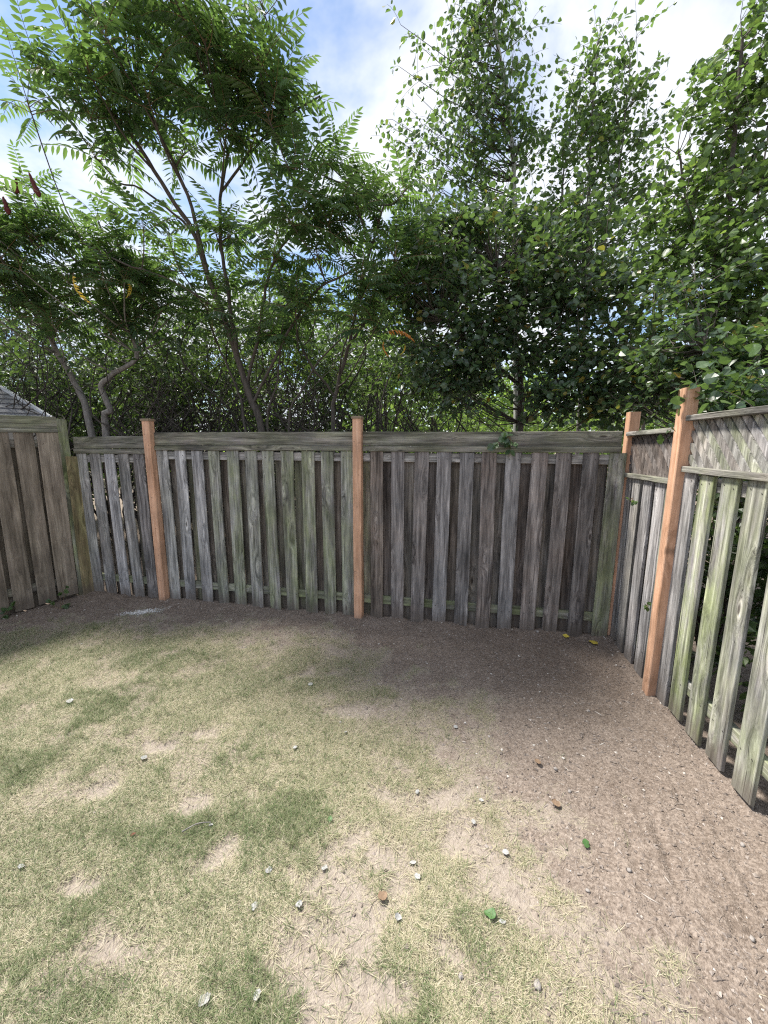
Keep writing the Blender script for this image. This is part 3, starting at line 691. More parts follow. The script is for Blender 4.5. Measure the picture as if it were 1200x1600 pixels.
# the big sumac behind the middle of the fence
b0 = W(408, 672, 5.5); bf = foot(b0, .1)
st = [([bf] + S((408, 672, 5.5), (392, 625, 5.5), (372, 560, 5.45), (348, 490, 5.35), (324, 430, 5.25), (304, 365, 5.1), (262, 300, 4.95), (215, 225, 4.8), (160, 160, 4.6), (110, 120, 4.5)), .05, .012),
      (S((324, 430, 5.25), (300, 330, 5.0), (262, 235, 4.8), (222, 150, 4.7), (205, 60, 4.6)), .026, .01),
      (S((372, 560, 5.45), (358, 470, 5.3), (345, 380, 5.2), (345, 300, 5.1), (362, 220, 4.9), (390, 120, 4.7), (395, 60, 4.6)), .028, .01),
      (S((385, 600, 5.5), (405, 520, 5.3), (415, 450, 5.2), (432, 400, 5.1), (470, 350, 5.0), (520, 310, 4.8)), .024, .01),
      ([bf+np.array([.12, 0, 0])] + S((418, 672, 5.5), (432, 600, 5.45), (440, 520, 5.3), (455, 440, 5.2)), .02, .008), ([bf+np.array([-.1, .1, 0])] + S((385, 672, 5.6), (368, 600, 5.6), (340, 540, 5.5), (320, 480, 5.4), (280, 420, 5.3)), .022, .008),
      ([bf+np.array([.3, 0, 0])] + S((450, 672, 5.7), (478, 600, 5.6), (520, 540, 5.5), (575, 500, 5.3)), .02, .008),
      (S((395, 630, 5.5), (430, 560, 5.3), (460, 500, 5.2), (500, 450, 5.0), (560, 420, 4.9)), .024, .01),
      (S((345, 300, 5.1), (400, 230, 5.0), (450, 180, 4.8), (500, 150, 4.7)), .016, .008),
      (S((348, 490, 5.35), (270, 440, 5.2), (190, 410, 5.0), (130, 380, 5.0)), .018, .008),
      (S((304, 365, 5.1), (230, 300, 5.1), (160, 280, 5.0)), .015, .007)]
bl = [pxblob(270, 130, 4.5, 160, 80, .7, 16), pxblob(330, 200, 4.7, 80, 50, .5, 4), pxblob(110, 170, 4.4, 60, 50, .5, 5), pxblob(410, 180, 4.6, 60, 75, .5, 8), pxblob(470, 320, 4.8, 50, 55, .5, 5), pxblob(290, 50, 4.4, 140, 30, .5, 6), pxblob(440, 420, 5.0, 90, 40, .4, 5), pxblob(330, 440, 5.2, 60, 30, .3, 2), pxblob(250, 390, 5.3, 60, 50, .4, 4), pxblob(400, 500, 5.3, 90, 35, .3, 5), pxblob(370, 370, 5.2, 60, 70, .4, 4)]
sumac('tallest sumac tree, open feathery crown and dark forked trunk between the two capped cedar posts', bf, st, bl, 10, 3, scale=1.25,
      special=[(FRONDS[1], W(60, 300, 4.2), (-1, -.2, .1), 1.3)])
# the left sumac with crooked grey stems and red fruit
bf = foot(W(168, 672, 5.9)); 
st = [([bf] + S((165, 672, 5.9), (172, 640, 5.85), (158, 605, 5.8), (175, 585, 5.75), (212, 562, 5.7), (206, 520, 5.7), (190, 480, 5.6), (150, 440, 5.5), (110, 400, 5.4)), .05, .014),
      ([foot(W(145, 672, 6.0))] + S((140, 665, 6.0), (118, 600, 6.0), (90, 550, 5.9), (72, 500, 5.8), (95, 470, 5.7), (140, 440, 5.5), (170, 400, 5.4)), .055, .014),
      (S((72, 500, 5.8), (40, 430, 5.5), (10, 370, 5.3)), .025, .01), (S((190, 480, 5.6), (215, 450, 5.5), (240, 420, 5.4)), .02, .01)]
bl = [pxblob(60, 390, 5.2, 110, 70, .6, 18), pxblob(180, 420, 5.4, 100, 70, .5, 15), pxblob(20, 340, 5.0, 50, 40, .4, 5), pxblob(-60, 430, 5.2, 90, 110, .5, 10), pxblob(260, 470, 5.6, 60, 50, .4, 6), pxblob(90, 490, 5.4, 120, 35, .4, 12), pxblob(230, 500, 5.6, 70, 25, .3, 5)]
lsu = sumac('dark low sumac tree with crooked grey trunk and red fruit spikes above the brown fence', bf, st, bl, 9, 8, M_GREYBARK, 1.1,
      special=[(FY, W(116, 425, 4.5), (-.05, -.05, -1), .85), (FY, W(200, 440, 4.9), (.3, 0, -.9), .5)])
def spike(root, p, h, base, lean):
    g = Geo(); k = 18; z = np.linspace(0, 1, k); r = (.03*np.minimum(1, z*5+.2)*(1-z)**.55+.002)*(1+.10*RNG.normal(size=k)); ln = np.stack([lean*z*h, 0*z, z*h], 1)
    V, Fq = tube(ln, r, 8); V += RNG.normal(0, .003, V.shape); g.add(V, Fq)
    link('fruit_spike', g.mesh('fruit_spike', M_FRUIT, True), root, np.asarray(p)-base)
for (px, py, h, le) in ((62, 308, .24, -.35), (26, 303, .15, .1), (14, 335, .17, -.2)): spike(lsu, W(px, py, 4.7), h, bf, le)
# the small sumac right of the middle post
bf = foot(W(640, 672, 6.0))
bf = foot(W(520, 672, 5.7))
st = [([bf] + S((520, 672, 5.7), (523, 620, 5.7), (545, 540, 5.5), (560, 460, 5.3), (580, 390, 5.1), (600, 320, 4.9)), .035, .01),
      (S((545, 540, 5.5), (590, 480, 5.2), (640, 440, 5.0)), .018, .008), (S((523, 620, 5.7), (480, 560, 5.5), (455, 500, 5.4)), .018, .008)]
bl = [pxblob(575, 330, 4.9, 65, 65, .4, 9), pxblob(600, 420, 5.0, 70, 60, .4, 10), pxblob(550, 490, 5.1, 100, 45, .4, 11), pxblob(510, 250, 4.9, 50, 50, .3, 4)]
sumac('slender sumac tree with one orange leaf, directly behind the middle cedar post', bf, st, bl, 9, 12, None, 1.05,
      special=[(FO, W(600, 522, 4.4), (.95, -.2, .15), .85), (FO, W(600, 530, 4.5), (-.1, 0, -1), .5), (FY, W(632, 535, 4.5), (.1, 0, -1), .4)])

# dark glossy apple tree behind the right panel
bf = foot(W(812, 672, 5.7))
st = [([bf] + S((812, 672, 5.7), (814, 610, 5.7), (810, 560, 5.6), (790, 480, 5.5), (775, 420, 5.4)), .06, .02), (S((812, 580, 5.65), (860, 520, 5.4), (920, 460, 5.2)), .03, .012),
      (S((810, 600, 5.7), (740, 540, 5.4), (690, 500, 5.2)), .028, .01), (S((814, 620, 5.7), (900, 590, 5.2), (960, 580, 5.0)), .025, .01)]
bl = [pxblob(770, 430, 5.3, 140, 90, .6, 95), pxblob(900, 490, 5.1, 130, 110, .5, 110), pxblob(730, 540, 5.2, 95, 70, .4, 60), pxblob(930, 600, 4.9, 110, 50, .4, 70), pxblob(860, 360, 5.5, 110, 60, .5, 45), pxblob(720, 600, 5.2, 60, 40, .3, 22), pxblob(680, 390, 5.6, 70, 70, .4, 44), pxblob(650, 480, 5.6, 60, 50, .3, 26)]
broadleaf('apple_tree', 'dense dark green tree with straight dark trunk behind the right half of the back fence', 'tree', bf, st, bl, .085, 34, M_APPLE, seed=21, spread=.2, loose=0, width=1.15)
# pale-barked poplars
bf = foot(W(806, 672, 7.0))
st = [([bf] + S((806, 672, 7.0), (805, 500, 7.0), (806, 380, 6.9), (803, 270, 6.8), (795, 170, 6.7), (780, 80, 6.6), (765, 0, 6.5), (755, -60, 6.5)), .06, .014)]
bl = [pxblob(765, 120, 6.6, 65, 80, .4, 50), pxblob(760, 10, 6.5, 50, 60, .35, 32), pxblob(765, 215, 6.7, 100, 45, .5, 44), pxblob(640, 200, 6.5, 30, 100, .3, 9), pxblob(700, 240, 6.6, 50, 60, .3, 9), pxblob(640, 60, 6.4, 30, 70, .3, 2), pxblob(640, 330, 6.6, 60, 60, .3, 18), pxblob(780, 330, 6.6, 120, 50, .35, 26)]
broadleaf('poplar_tree', 'tall narrow poplar tree with pale trunk and drooping outer twigs', 'tree', bf, st, bl, .088, 26, M_POPLAR, M_PALEBARK, 'poplar trees behind the fence', 31, .26, .9, width=1.0, upn=.2)
bf = foot(W(905, 672, 6.6))
st = [([bf] + S((905, 672, 6.6), (915, 450, 6.5), (920, 300, 6.4), (925, 180, 6.3), (935, 60, 6.2)), .04, .01), (S((915, 450, 6.5), (955, 330, 6.3), (975, 200, 6.2), (985, 90, 6.2)), .022, .007), (S((912, 470, 6.5), (880, 330, 6.4), (890, 200, 6.3)), .02, .007)]
bl = [pxblob(920, 180, 6.3, 32, 75, .3, 27), pxblob(975, 190, 6.2, 30, 80, .3, 25), pxblob(935, 280, 6.3, 90, 60, .45, 48), pxblob(930, 380, 6.2, 130, 60, .45, 56), pxblob(985, 70, 6.2, 10, 40, .2, 3), pxblob(940, 60, 6.2, 10, 50, .2, 4)]
broadleaf('poplar_tree', 'slim young poplar tree with thin upright stems right of the pale trunked one', 'tree', bf, st, bl, .09, 24, M_POPLAR, M_GREYBARK, 'poplar trees behind the fence', 32, .24, .2, width=.9, upn=.3)
# bright broad-leaved tree at the right
bf = foot(W(1160, 640, 4.4))
st = [([bf] + S((1160, 660, 4.4), (1150, 560, 4.4), (1120, 520, 4.4), (1130, 420, 4.4), (1140, 300, 4.4), (1150, 180, 4.4), (1160, 60, 4.4)), .055, .012), (S((1130, 420, 4.4), (1080, 340, 4.5), (1060, 240, 4.5)), .022, .008), (S((1140, 300, 4.4), (1200, 200, 4.4), (1230, 80, 4.4)), .022, .008),
      (S((1150, 560, 4.4), (1210, 520, 4.0), (1260, 470, 3.8)), .025, .01)]
bl = [pxblob(1110, 220, 4.5, 70, 90, .4, 26), pxblob(1190, 150, 4.4, 60, 110, .4, 24), pxblob(1090, 350, 4.4, 75, 70, .4, 26), pxblob(1180, 330, 4.2, 80, 90, .4, 30), pxblob(1220, 480, 3.9, 90, 80, .4, 24), pxblob(1130, 450, 4.2, 90, 60, .35, 24), pxblob(1170, 60, 4.4, 35, 60, .3, 7)]
broadleaf('broadleaf_tree', 'bright leafy tree with large round sunlit leaves filling the right edge behind the lattice', 'tree', bf, st, bl, .078, 36, M_LIGHT, seed=41, spread=.2, loose=295, width=1.15, upn=.8)
# darker large-leaved bush that spills over the lattice
bf = foot(W(1180, 700, 3.5)); bf[0] = 3.2
st = [([bf, bf+np.array([0, 0, 1.0])] + S((1150, 600, 3.6), (1100, 540, 3.6)), .04, .012), ([bf+np.array([0, 0, .9])] + S((1200, 560, 3.3), (1260, 500, 3.1)), .03, .01)]
bl = [pxblob(1090, 540, 3.7, 80, 60, .3, 24), pxblob(1180, 570, 3.4, 80, 45, .3, 26), pxblob(1020, 570, 4.2, 70, 70, .3, 22), pxblob(1150, 605, 3.1, 60, 20, .15, 12), pxblob(1150, 618, 2.75, 75, 16, .12, 14), pxblob(1010, 620, 4.3, 60, 35, .2, 14), pxblob(1110, 600, 3.6, 50, 25, .2, 12), pxblob(1080, 450, 4.0, 70, 40, .3, 12), pxblob(1260, 560, 3.0, 80, 90, .3, 16)]
broadleaf('leafy_bush', 'dark bush with large glossy leaves leaning over the lattice beside the tallest cedar post', 'bush', bf, st, bl, .082, 28, M_APPLE, seed=51, spread=.17, loose=295, width=1.1, upn=.9)
# shrubs in the shade right behind the right fence
for k, (x, y) in enumerate(((2.75, 3.1), (2.6, 2.2), (2.5, 1.35))):
    bf = np.array([x, y, -.05]); st = [([bf, bf+np.array([rj(.1), rj(.1), .6]), bf+np.array([rj(.3), rj(.3), 1.3])], .015, .006) for _ in range(5)]
    bl = [(bf+np.array([.15, 0, .85]), (.3, .6, .8), 70), (bf+np.array([.25, 0, 1.9]), (.3, .6, .3), 30)]
    broadleaf('shade_shrub', ['dark shrub seen between the boards behind the far end of the lattice fence', 'dark shrub seen through the gaps just right of the near cedar post', 'dark shrub behind the boards at the right edge of the picture'][k], 'shrub', bf, st, bl, .085, 22, M_DEEP, seed=60+k, spread=.16, group='shrubs behind the lattice fence')

# thicket: thin bare-stemmed saplings behind the left half of the fence
TL = [(20, 5.9), (55, 6.6), (100, 7.0), (200, 6.4), (235, 7.2), (265, 6.0), (300, 6.8), (330, 7.4), (365, 6.2), (440, 6.6), (470, 7.2), (500, 6.1), (545, 6.9), (600, 6.3), (657, 6.2), (700, 7.0), (-60, 6.5)]
WORDS = ['at the far left above the shingled roof', 'just right of the shingled roof', 'left of the crooked grey trunk', 'right of the crooked grey trunk', 'behind the left cedar post', 'a little right of the left cedar post', 'midway between left cedar post and forked sumac trunk', 'farther back, left of the forked sumac trunk', 'immediately left of the forked sumac trunk',
         'immediately right of the forked sumac trunk', 'farther back, right of the forked sumac trunk', 'midway between forked sumac trunk and middle cedar post', 'behind the middle cedar post', 'leaning right of the middle cedar post', 'with one straight stem right of the middle cedar post', 'left of the dark apple tree', 'at the very edge of the picture, beyond the shed']
for k, (px, Yd) in enumerate(TL):
    r = np.random.default_rng(100+k); bf = foot(W(px, 672, Yd)); st = []; tops = []
    for q in range(1 if px == 657 else 8):
        t = bf + np.array([r.normal(0, .55), r.normal(0, .3), r.uniform(2.6, 3.9)])
        if 540 < px < 640: t[0] += .5
        mid = [bf*(1-f)+t*f + np.array([r.normal(0, .22), r.normal(0, .1), r.normal(0, .05)]) for f in (.2, .36, .52, .66, .82)]
        st.append(([bf+np.array([r.normal(0, .08), r.normal(0, .08), 0])]+mid+[t], r.uniform(.014, .03), .006)); tops.append(t)
        for z in range(11):
            f = r.uniform(.2, .9); a = bf*(1-f)+t*f; e = a + np.array([r.normal(0, .45), r.normal(0, .25), r.uniform(.2, .8)])
            st.append(([a, a*.65+e*.35+r.normal(0, .09, 3), a*.3+e*.7+r.normal(0, .09, 3), e], .008, .003))
    bl = [(t+np.array([0, 0, .1]), (.5, .4, .35), 4) for t in tops] + [(bf+np.array([0, .3, 3.1]), (.8, .4, .5), 12)]
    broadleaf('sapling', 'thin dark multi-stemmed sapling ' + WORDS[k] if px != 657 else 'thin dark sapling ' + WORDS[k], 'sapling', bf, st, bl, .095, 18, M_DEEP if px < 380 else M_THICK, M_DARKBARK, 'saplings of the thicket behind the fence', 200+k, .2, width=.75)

# darker understory and taller trees behind the thicket
UN = [(-120, 7.6, 4.2), (40, 7.8, 4.4), (160, 7.6, 4.3), (280, 8.0, 4.0), (390, 8.5, 3.8), (500, 8.3, 3.4)]
UW = ['beyond the shed at the left edge', 'behind the shingled roof', 'behind the crooked grey trunk', 'behind the left cedar post', 'behind the forked sumac trunk', 'left of the middle cedar post']
for k, (px, Yd, h) in enumerate(UN):
    bf = foot(W(px, 672, Yd)); r = np.random.default_rng(600+k)
    st = [([bf, bf+np.array([r.normal(0, .3), r.normal(0, .3), h*.5]), bf+np.array([r.normal(0, .7), r.normal(0, .4), h])], .025, .006) for _ in range(8)]
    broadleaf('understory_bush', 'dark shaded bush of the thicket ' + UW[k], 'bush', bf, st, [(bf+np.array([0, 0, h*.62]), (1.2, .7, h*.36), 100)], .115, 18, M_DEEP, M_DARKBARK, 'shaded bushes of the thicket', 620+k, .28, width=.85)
BT = [(430, 8.4, 5.4), (520, 8.8, 5.2), (620, 9.0, 5.4), (-90, 9.4, 6.6), (70, 10, 6.0), (215, 9.6, 5.6), (330, 10.2, 5.4), (450, 9.8, 6.2), (570, 10.4, 6.4), (690, 9.6, 6.4), (1010, 9.0, 7.5), (1140, 8.6, 8.0)]
BW = ['just right of the forked sumac trunk', 'low down behind the middle cedar post', 'low down right of the middle cedar post', 'beyond the shed', 'behind the red fruit spikes', 'behind the yellow hanging frond', 'behind the forked trunk', 'far back, right of the forked trunk', 'behind the slender sumac', 'between slender sumac and pale poplar', 'behind the slim poplar', 'behind the bright tree at the right']
for k, (px, Yd, h) in enumerate(BT):
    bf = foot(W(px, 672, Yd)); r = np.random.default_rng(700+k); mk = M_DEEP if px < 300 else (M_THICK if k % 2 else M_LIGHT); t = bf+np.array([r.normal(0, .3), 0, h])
    st = [([bf, (bf*.6+t*.4)+r.normal(0, .12, 3), t], .06, .012), ([bf*.6+t*.4, bf*.3+t*.7+np.array([.5, 0, 0]), t+np.array([.8, 0, -.6])], .03, .008), ([bf*.7+t*.3, bf*.4+t*.6+np.array([-.5, 0, 0]), t+np.array([-.8, 0, -.8])], .03, .008)]
    broadleaf('background_tree', 'mid green tree in the second row ' + BW[k], 'tree', bf, st, [(bf+np.array([0, 0, h*.7]), (1.35, .9, h*.3), 75)], .115, 18, mk, M_BARK, 'trees of the second row', 720+k, .32, width=.9)
# sunlit shrubs farther back
SH = [(-80, 10, 3.6), (90, 9.5, 3.6), (230, 10.5, 3.6), (340, 9.8, 2.4), (450, 11, 2.2), (560, 10, 2.1), (650, 9.2, 2.3), (740, 10.2, 2.6), (850, 9.4, 2.8), (960, 10, 3.0), (1080, 9, 3.2), (1200, 9, 3.4)]
SW = ['far left behind the shed', 'behind the crooked grey trunk', 'behind the left cedar post', 'left of the forked trunk', 'right of the forked trunk', 'left of the middle cedar post', 'right of the middle cedar post', 'left of the apple trunk', 'right of the apple trunk', 'behind the slim poplar', 'behind the corner post', 'behind the lattice']
for k, (px, Yd, h) in enumerate(SH):
    bf = foot(W(px, 672, Yd)); r = np.random.default_rng(300+k)
    st = [([bf, bf+np.array([r.normal(0, .3), r.normal(0, .3), h*.5]), bf+np.array([r.normal(0, .6), r.normal(0, .4), h])], .02, .006) for _ in range(5)]
    bl = [(bf+np.array([0, 0, h*.55]), (1.2, .8, h*.5), 130)]
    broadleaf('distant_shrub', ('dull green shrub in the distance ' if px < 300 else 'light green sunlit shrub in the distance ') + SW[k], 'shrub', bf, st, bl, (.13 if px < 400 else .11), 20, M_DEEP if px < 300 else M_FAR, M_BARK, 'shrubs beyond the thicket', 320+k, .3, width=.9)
# the wood far beyond: one mass
rng = np.random.default_rng(9); g = Geo(); n = 30000
cx = rng.uniform(-34, 34, 120); cy = rng.uniform(17, 27, 120); chh = rng.uniform(4.5, 7.5, 120); pick = rng.integers(0, 120, n)
v = norm(rng.normal(size=(n, 3)))*(rng.random((n, 1))**.4)
P = np.stack([cx[pick], cy[pick], chh[pick]*.5], 1)+v*np.stack([np.full(n, 1.8), np.full(n, 1.5), chh[pick]*.55], 1)
leaves(P, rng.normal(size=(n, 3)), rng.normal(size=(n, 3))*.6+np.array([0, 0, .8]), rng.uniform(.25, .42, n), rng.random(n), g)
tag(link('far_woods', g.mesh('far_woods', M_FAR)), 'far green wood beyond the thicket, seen in gaps between stems', 'woods', kind='stuff')

# ------------------------------------------------------------------ grass, straw and loose soil
m, N, L, out = mat('grass_blade'); M_GRASS = m
t = N('ShaderNodeAttribute', attribute_name='tint').outputs['Fac']
c = ramp(N, t, [(0, (.58, .53, .41)), (.3, (.49, .45, .31)), (.5, (.33, .32, .19)), (.72, (.19, .235, .11)), (1, (.11, .165, .07))])
ms = N('ShaderNodeMixShader', {0: .3, 1: N('ShaderNodeBsdfPrincipled', {'Base Color': c, 'Roughness': .6, 'Specular IOR Level': .3}).outputs[0], 2: N('ShaderNodeBsdfTranslucent', {'Color': c}).outputs[0]})
L(ms.outputs[0], out.inputs[0])
rng = np.random.default_rng(4)
def sample(n, lo_y=.75, hi_y=4.3, lx=-4.4, hx=1.6, pw=1.0):
    x = rng.uniform(lx, hx, n); y = lo_y+(hi_y-lo_y)*rng.random(n)**pw
    ok = np.abs(x) < y*1.05+.55
    return x[ok], y[ok]
x, y = sample(1000000, pw=1.2); lmv, mv, bv = lawn_mask(x, y); keep = rng.random(len(x)) < lmv**1.3*.9+.012*mv; x, y = x[keep], y[keep]
gr = np.clip(patches(GREEN, x, y, 3)*.75 + (fbm(x, y, .28, 2)-.42)*.8 + .22*(1-sstep(-1.1, .1, x)), 0, 1)
# denser little tufts, mostly where the lawn is still green
tx, ty = sample(5200, pw=1.1); tm, _, _ = lawn_mask(tx, ty); tg = patches(GREEN, tx, ty, 3)
kp = rng.random(len(tx)) < tm*(.10+.55*tg); tx, ty = tx[kp], ty[kp]; nt_ = 26
ux = (tx[:, None]+rng.normal(0, .014, (len(tx), nt_))).ravel(); uy = (ty[:, None]+rng.normal(0, .014, (len(tx), nt_))).ravel()
tuft = np.concatenate([np.zeros(len(x), bool), np.ones(len(ux), bool)]); x = np.concatenate([x, ux]); y = np.concatenate([y, uy]); gr = np.concatenate([gr, np.full(len(ux), .95)])
n = len(x); z = height(x, y)
isg = rng.random(n) < .16+.62*gr
tint = np.where(isg, rng.uniform(.55, 1, n), rng.uniform(0, .5, n)**1.1)
az = rng.uniform(0, 2*math.pi, n); ln = np.where(isg, rng.uniform(.025, .065, n), rng.uniform(.025, .075, n)); el = np.where(isg, rng.uniform(.2, 1.1, n), rng.uniform(.02, .4, n)); wd = rng.uniform(.00045, .00105, n)
ln = np.where(tuft, ln*1.35, ln); el = np.where(tuft, np.maximum(el, rng.uniform(.4, 1.3, n)), el)
d0 = np.stack([np.cos(az)*np.cos(el), np.sin(az)*np.cos(el), np.sin(el)], 1); el2 = el-rng.uniform(.1, .7, n); az2 = az+rng.normal(0, .22, n)
d1 = np.stack([np.cos(az2)*np.cos(el2), np.sin(az2)*np.cos(el2), np.sin(el2)], 1)
sd = np.stack([-np.sin(az), np.cos(az), np.zeros(n)], 1)*wd[:, None]; p0 = np.stack([x, y, z-.001], 1); p1 = p0+d0*(ln*.5)[:, None]; p2 = p1+d1*(ln*.5)[:, None]; p2[:, 2] = np.maximum(p2[:, 2], z+.001)
V = np.stack([p0-sd, p0+sd, p1+sd*.8, p1-sd*.8, p2], 1).reshape(-1, 3); b = np.arange(n)[:, None]*5
g = Geo(); g.add(V, b+np.array([[0, 1, 2, 3]]), tint); g.F.append(b+np.array([[3, 2, 4]])); g.A.append(tint); g.M.append(np.zeros(n, int))
tag(link('lawn_grass', g.mesh('lawn_grass', M_GRASS)), 'patchy mown lawn of straw and green blades in the yard', 'grass', kind='stuff')
print('blades', n)
# straw and chips on the dug soil
m, N, L, out = mat('soil_crumb'); M_CRUMB = m
t = N('ShaderNodeAttribute', attribute_name='tint').outputs['Fac']
c = ramp(N, t, [(0, (.15, .122, .105)), (.5, (.21, .175, .153)), (.88, (.28, .24, .215)), (.975, (.42, .38, .345)), (1, (.6, .57, .53))])
L(N('ShaderNodeBsdfPrincipled', {'Base Color': c, 'Roughness': .9}).outputs[0], out.inputs[0])
OCT = np.array([(1, 0, 0), (-1, 0, 0), (0, 1, 0), (0, -1, 0), (0, 0, 1), (0, 0, -1)], float); OF = np.array([[0, 2, 4], [2, 1, 4], [1, 3, 4], [3, 0, 4], [2, 0, 5], [1, 2, 5], [3, 1, 5], [0, 3, 5]])
def crumbs(n, name, label, smin, smax, pw=1.3, elong=1.0, edge=None):
    x, y = sample(n, .75, 4.5, -4.2, 2.4, pw); _, mv, bv = lawn_mask(x, y); keep = rng.random(len(x)) < (1-mv)+.03*mv+.12*bv*mv; x, y = x[keep], y[keep]
    inside = (x < 2.28-.172*(3.62-y)) & (y < 4.02-.2*x); x, y = x[inside], y[inside]
    k = len(x); s = smin*(smax/smin)**(rng.random(k)**4.0); R = rng.normal(size=(k, 6, 3))*.28; q = (OCT[None]+R)*s[:, None, None]*np.array([1, 1, .65])
    a = rng.uniform(0, 6.28, k); cs, sn = np.cos(a)[:, None], np.sin(a)[:, None]; q[:, :, 0] *= elong
    X_ = q[:, :, 0]*cs-q[:, :, 1]*sn; Y_ = q[:, :, 0]*sn+q[:, :, 1]*cs
    V = np.stack([X_+x[:, None], Y_+y[:, None], q[:, :, 2]+(height(x, y)+s*.25)[:, None]], -1).reshape(-1, 3)
    g = Geo(); g.add(V, (np.arange(k)[:, None, None]*6+OF[None]).reshape(-1, 3), np.repeat(np.clip(rng.random(k)**1.2, 0, 1), 8))
    tag(link(name, g.mesh(name, M_CRUMB)), label, name.replace('_', ' '), kind='stuff')
crumbs(80000, 'soil_crumbs', 'loose brown crumbs and grit on the dug soil beside the fences', .0018, .0105)
crumbs(2600, 'leaf_litter', 'small brown bits of leaf and bark strewn on the dug soil', .0025, .008, elong=2.2)
crumbs(16000, 'straw_litter', 'thin pale chips and straw strewn over the dug soil', .0012, .004, elong=9.)

# ------------------------------------------------------------------ single things lying on the ground
def scrap_mesh(seed, size, m, curl=.35, leafy=True):
    r = np.random.default_rng(seed); nu, nv = 6, 5; V = []; r0 = r.uniform(-.4, .8)
    for i in range(nu):
        for j in range(nv):
            u, v = i/(nu-1), j/(nv-1)*2-1
            hw = (.06+.36*math.sin(math.pi*min(1, u*.92+.06))**.8)*(1+.18*r.normal()) if leafy else .42+.06*r.normal()
            V.append(((u-.5), v*hw, curl*r0*(v*v*hw+.9*(u-.5)**2)+.03*r.normal()+.03))
    ii = np.arange(nu*nv).reshape(nu, nv); Fq = np.stack([ii[:-1, :-1], ii[1:, :-1], ii[1:, 1:], ii[:-1, 1:]], -1).reshape(-1, 4)
    V = np.array(V)*size; g = Geo(); n = len(V); g.add(np.vstack([V, V+np.array([0, 0, -.0012])]), np.vstack([Fq, Fq[:, ::-1]+n])); return g.mesh('leaf', m, True)
LAYS = .55
def lay(name, me, px, py, rz, label, cat, group=None, lift=.006):
    p = G(px, py); z = float(height(np.array([p[0]]), np.array([p[1]]))[0]); o = link(name, me, None, (p[0], p[1], z+lift), rz)
    o.rotation_euler = (rj(.3), rj(.3), rz); o.scale = (LAYS, LAYS, LAYS) if name not in ('stone', 'yellow_leaf') else ((.8, .8, .8) if name == 'stone' else (1, 1, 1)); return tag(o, label, cat, group)
LV = [(420, 1362, .055, 'squarish pale grey dead leaf, the largest on the middle of the lawn'), (461, 1170, .05, 'pale grey dead leaf lying beside a dark hole in the lawn'), (507, 1357, .05, 'narrow pale leaf right of the large squarish grey leaf'),
      (645, 1347, .055, 'upright pale leaf, upper of the close pair near the bare strip'), (652, 1374, .05, 'pale leaf, lower right of the close pair near the bare strip'), (622, 1440, .05, 'small curled grey leaf below the bare strip beside sparse blades'),
      (785, 1445, .05, 'white curled leaf touching the fallen dark green leaf'), (485, 1070, .07, 'crumpled grey leaf on thin grass near the dug soil'), (33, 1355, .05, 'grey leaf alone at the left edge of the lawn'), (398, 1420, .055, 'pale folded leaf left of the darker grey leaf'),
      (467, 1418, .05, 'dark bluish grey leaf beside the bare strip'), (652, 1236, .045, 'pale round leaf in the yellowest straw'), (752, 1252, .045, 'blue grey leaf near the edge of the dug soil'), (740, 1285, .045, 'grey leaf on a bare pale patch near the soil edge'),
      (712, 1135, .05, 'grey leaf where the lawn thins into dug soil'), (790, 1335, .055, 'pale green grey leaf on straw near the vehicle ruts'), (402, 1560, .06, 'long grey leaf near the lower edge of the picture'), (320, 1570, .075, 'broad grey green leaf at the bottom of the lawn'),
      (330, 1290, .04, 'tiny pale leaf at the end of a dry twig'), (225, 1187, .06, 'faded grey leaf in the shaded grass patch'), (110, 1100, .09, 'long wilted grey green leaf on the bright grass'), (540, 1145, .04, 'white scrap of leaf near the bare soil patch')]
for k, (px, py, s, lb) in enumerate(LV): lay('dead_leaf', scrap_mesh(400+k, s, M_DEADLEAF, .5), px, py, random.uniform(0, 6.28), lb, 'leaf', 'dead grey leaves on the lawn', .012)
lay('green_leaf', scrap_mesh(450, .085, M_GREENLEAF, .4), 765, 1436, 2.6, 'dark green leaf fallen on straw, touching a white leaf', 'leaf', lift=.014)
lay('green_leaf', scrap_mesh(451, .07, M_GREENLEAF, .3), 915, 1320, 1.2, 'olive green leaf on the dug soil', 'leaf', lift=.012)
lay('green_leaf', scrap_mesh(452, .05, M_GREENLEAF, .3), 516, 1283, 1.8, 'small green leaf standing in sparse grass near a bare patch', 'leaf', lift=.012)
lay('red_leaf', scrap_mesh(453, .045, M_REDLEAF, .4), 208, 1303, .3, 'dark red leaf in the green grass patch', 'leaf', lift=.014)
lay('yellow_leaf', scrap_mesh(454, .085, M_YELLEAF, .6), 928, 1007, .8, 'larger bright yellow leaf at the foot of the fence corner', 'leaf', lift=.016)
lay('yellow_leaf', scrap_mesh(455, .06, M_YELLEAF, .6), 884, 998, 2.4, 'smaller yellow leaf left of the bright one near the fence', 'leaf', lift=.014)
lay('brown_leaf', scrap_mesh(456, .075, M_BROWNLEAF, .9), 598, 1404, .6, 'curled brown leaf at the right rim of the bare strip', 'leaf', lift=.02)
lay('brown_leaf', scrap_mesh(457, .08, M_BROWNLEAF, .9), 840, 1192, 1.7, 'curled dark brown leaf on the soil beside the lawn edge', 'leaf', lift=.02)
lay('brown_leaf', scrap_mesh(458, .08, M_BROWNLEAF, .8), 868, 1258, 2.7, 'brown bark scrap on the soil below the curled leaf', 'leaf', lift=.02)
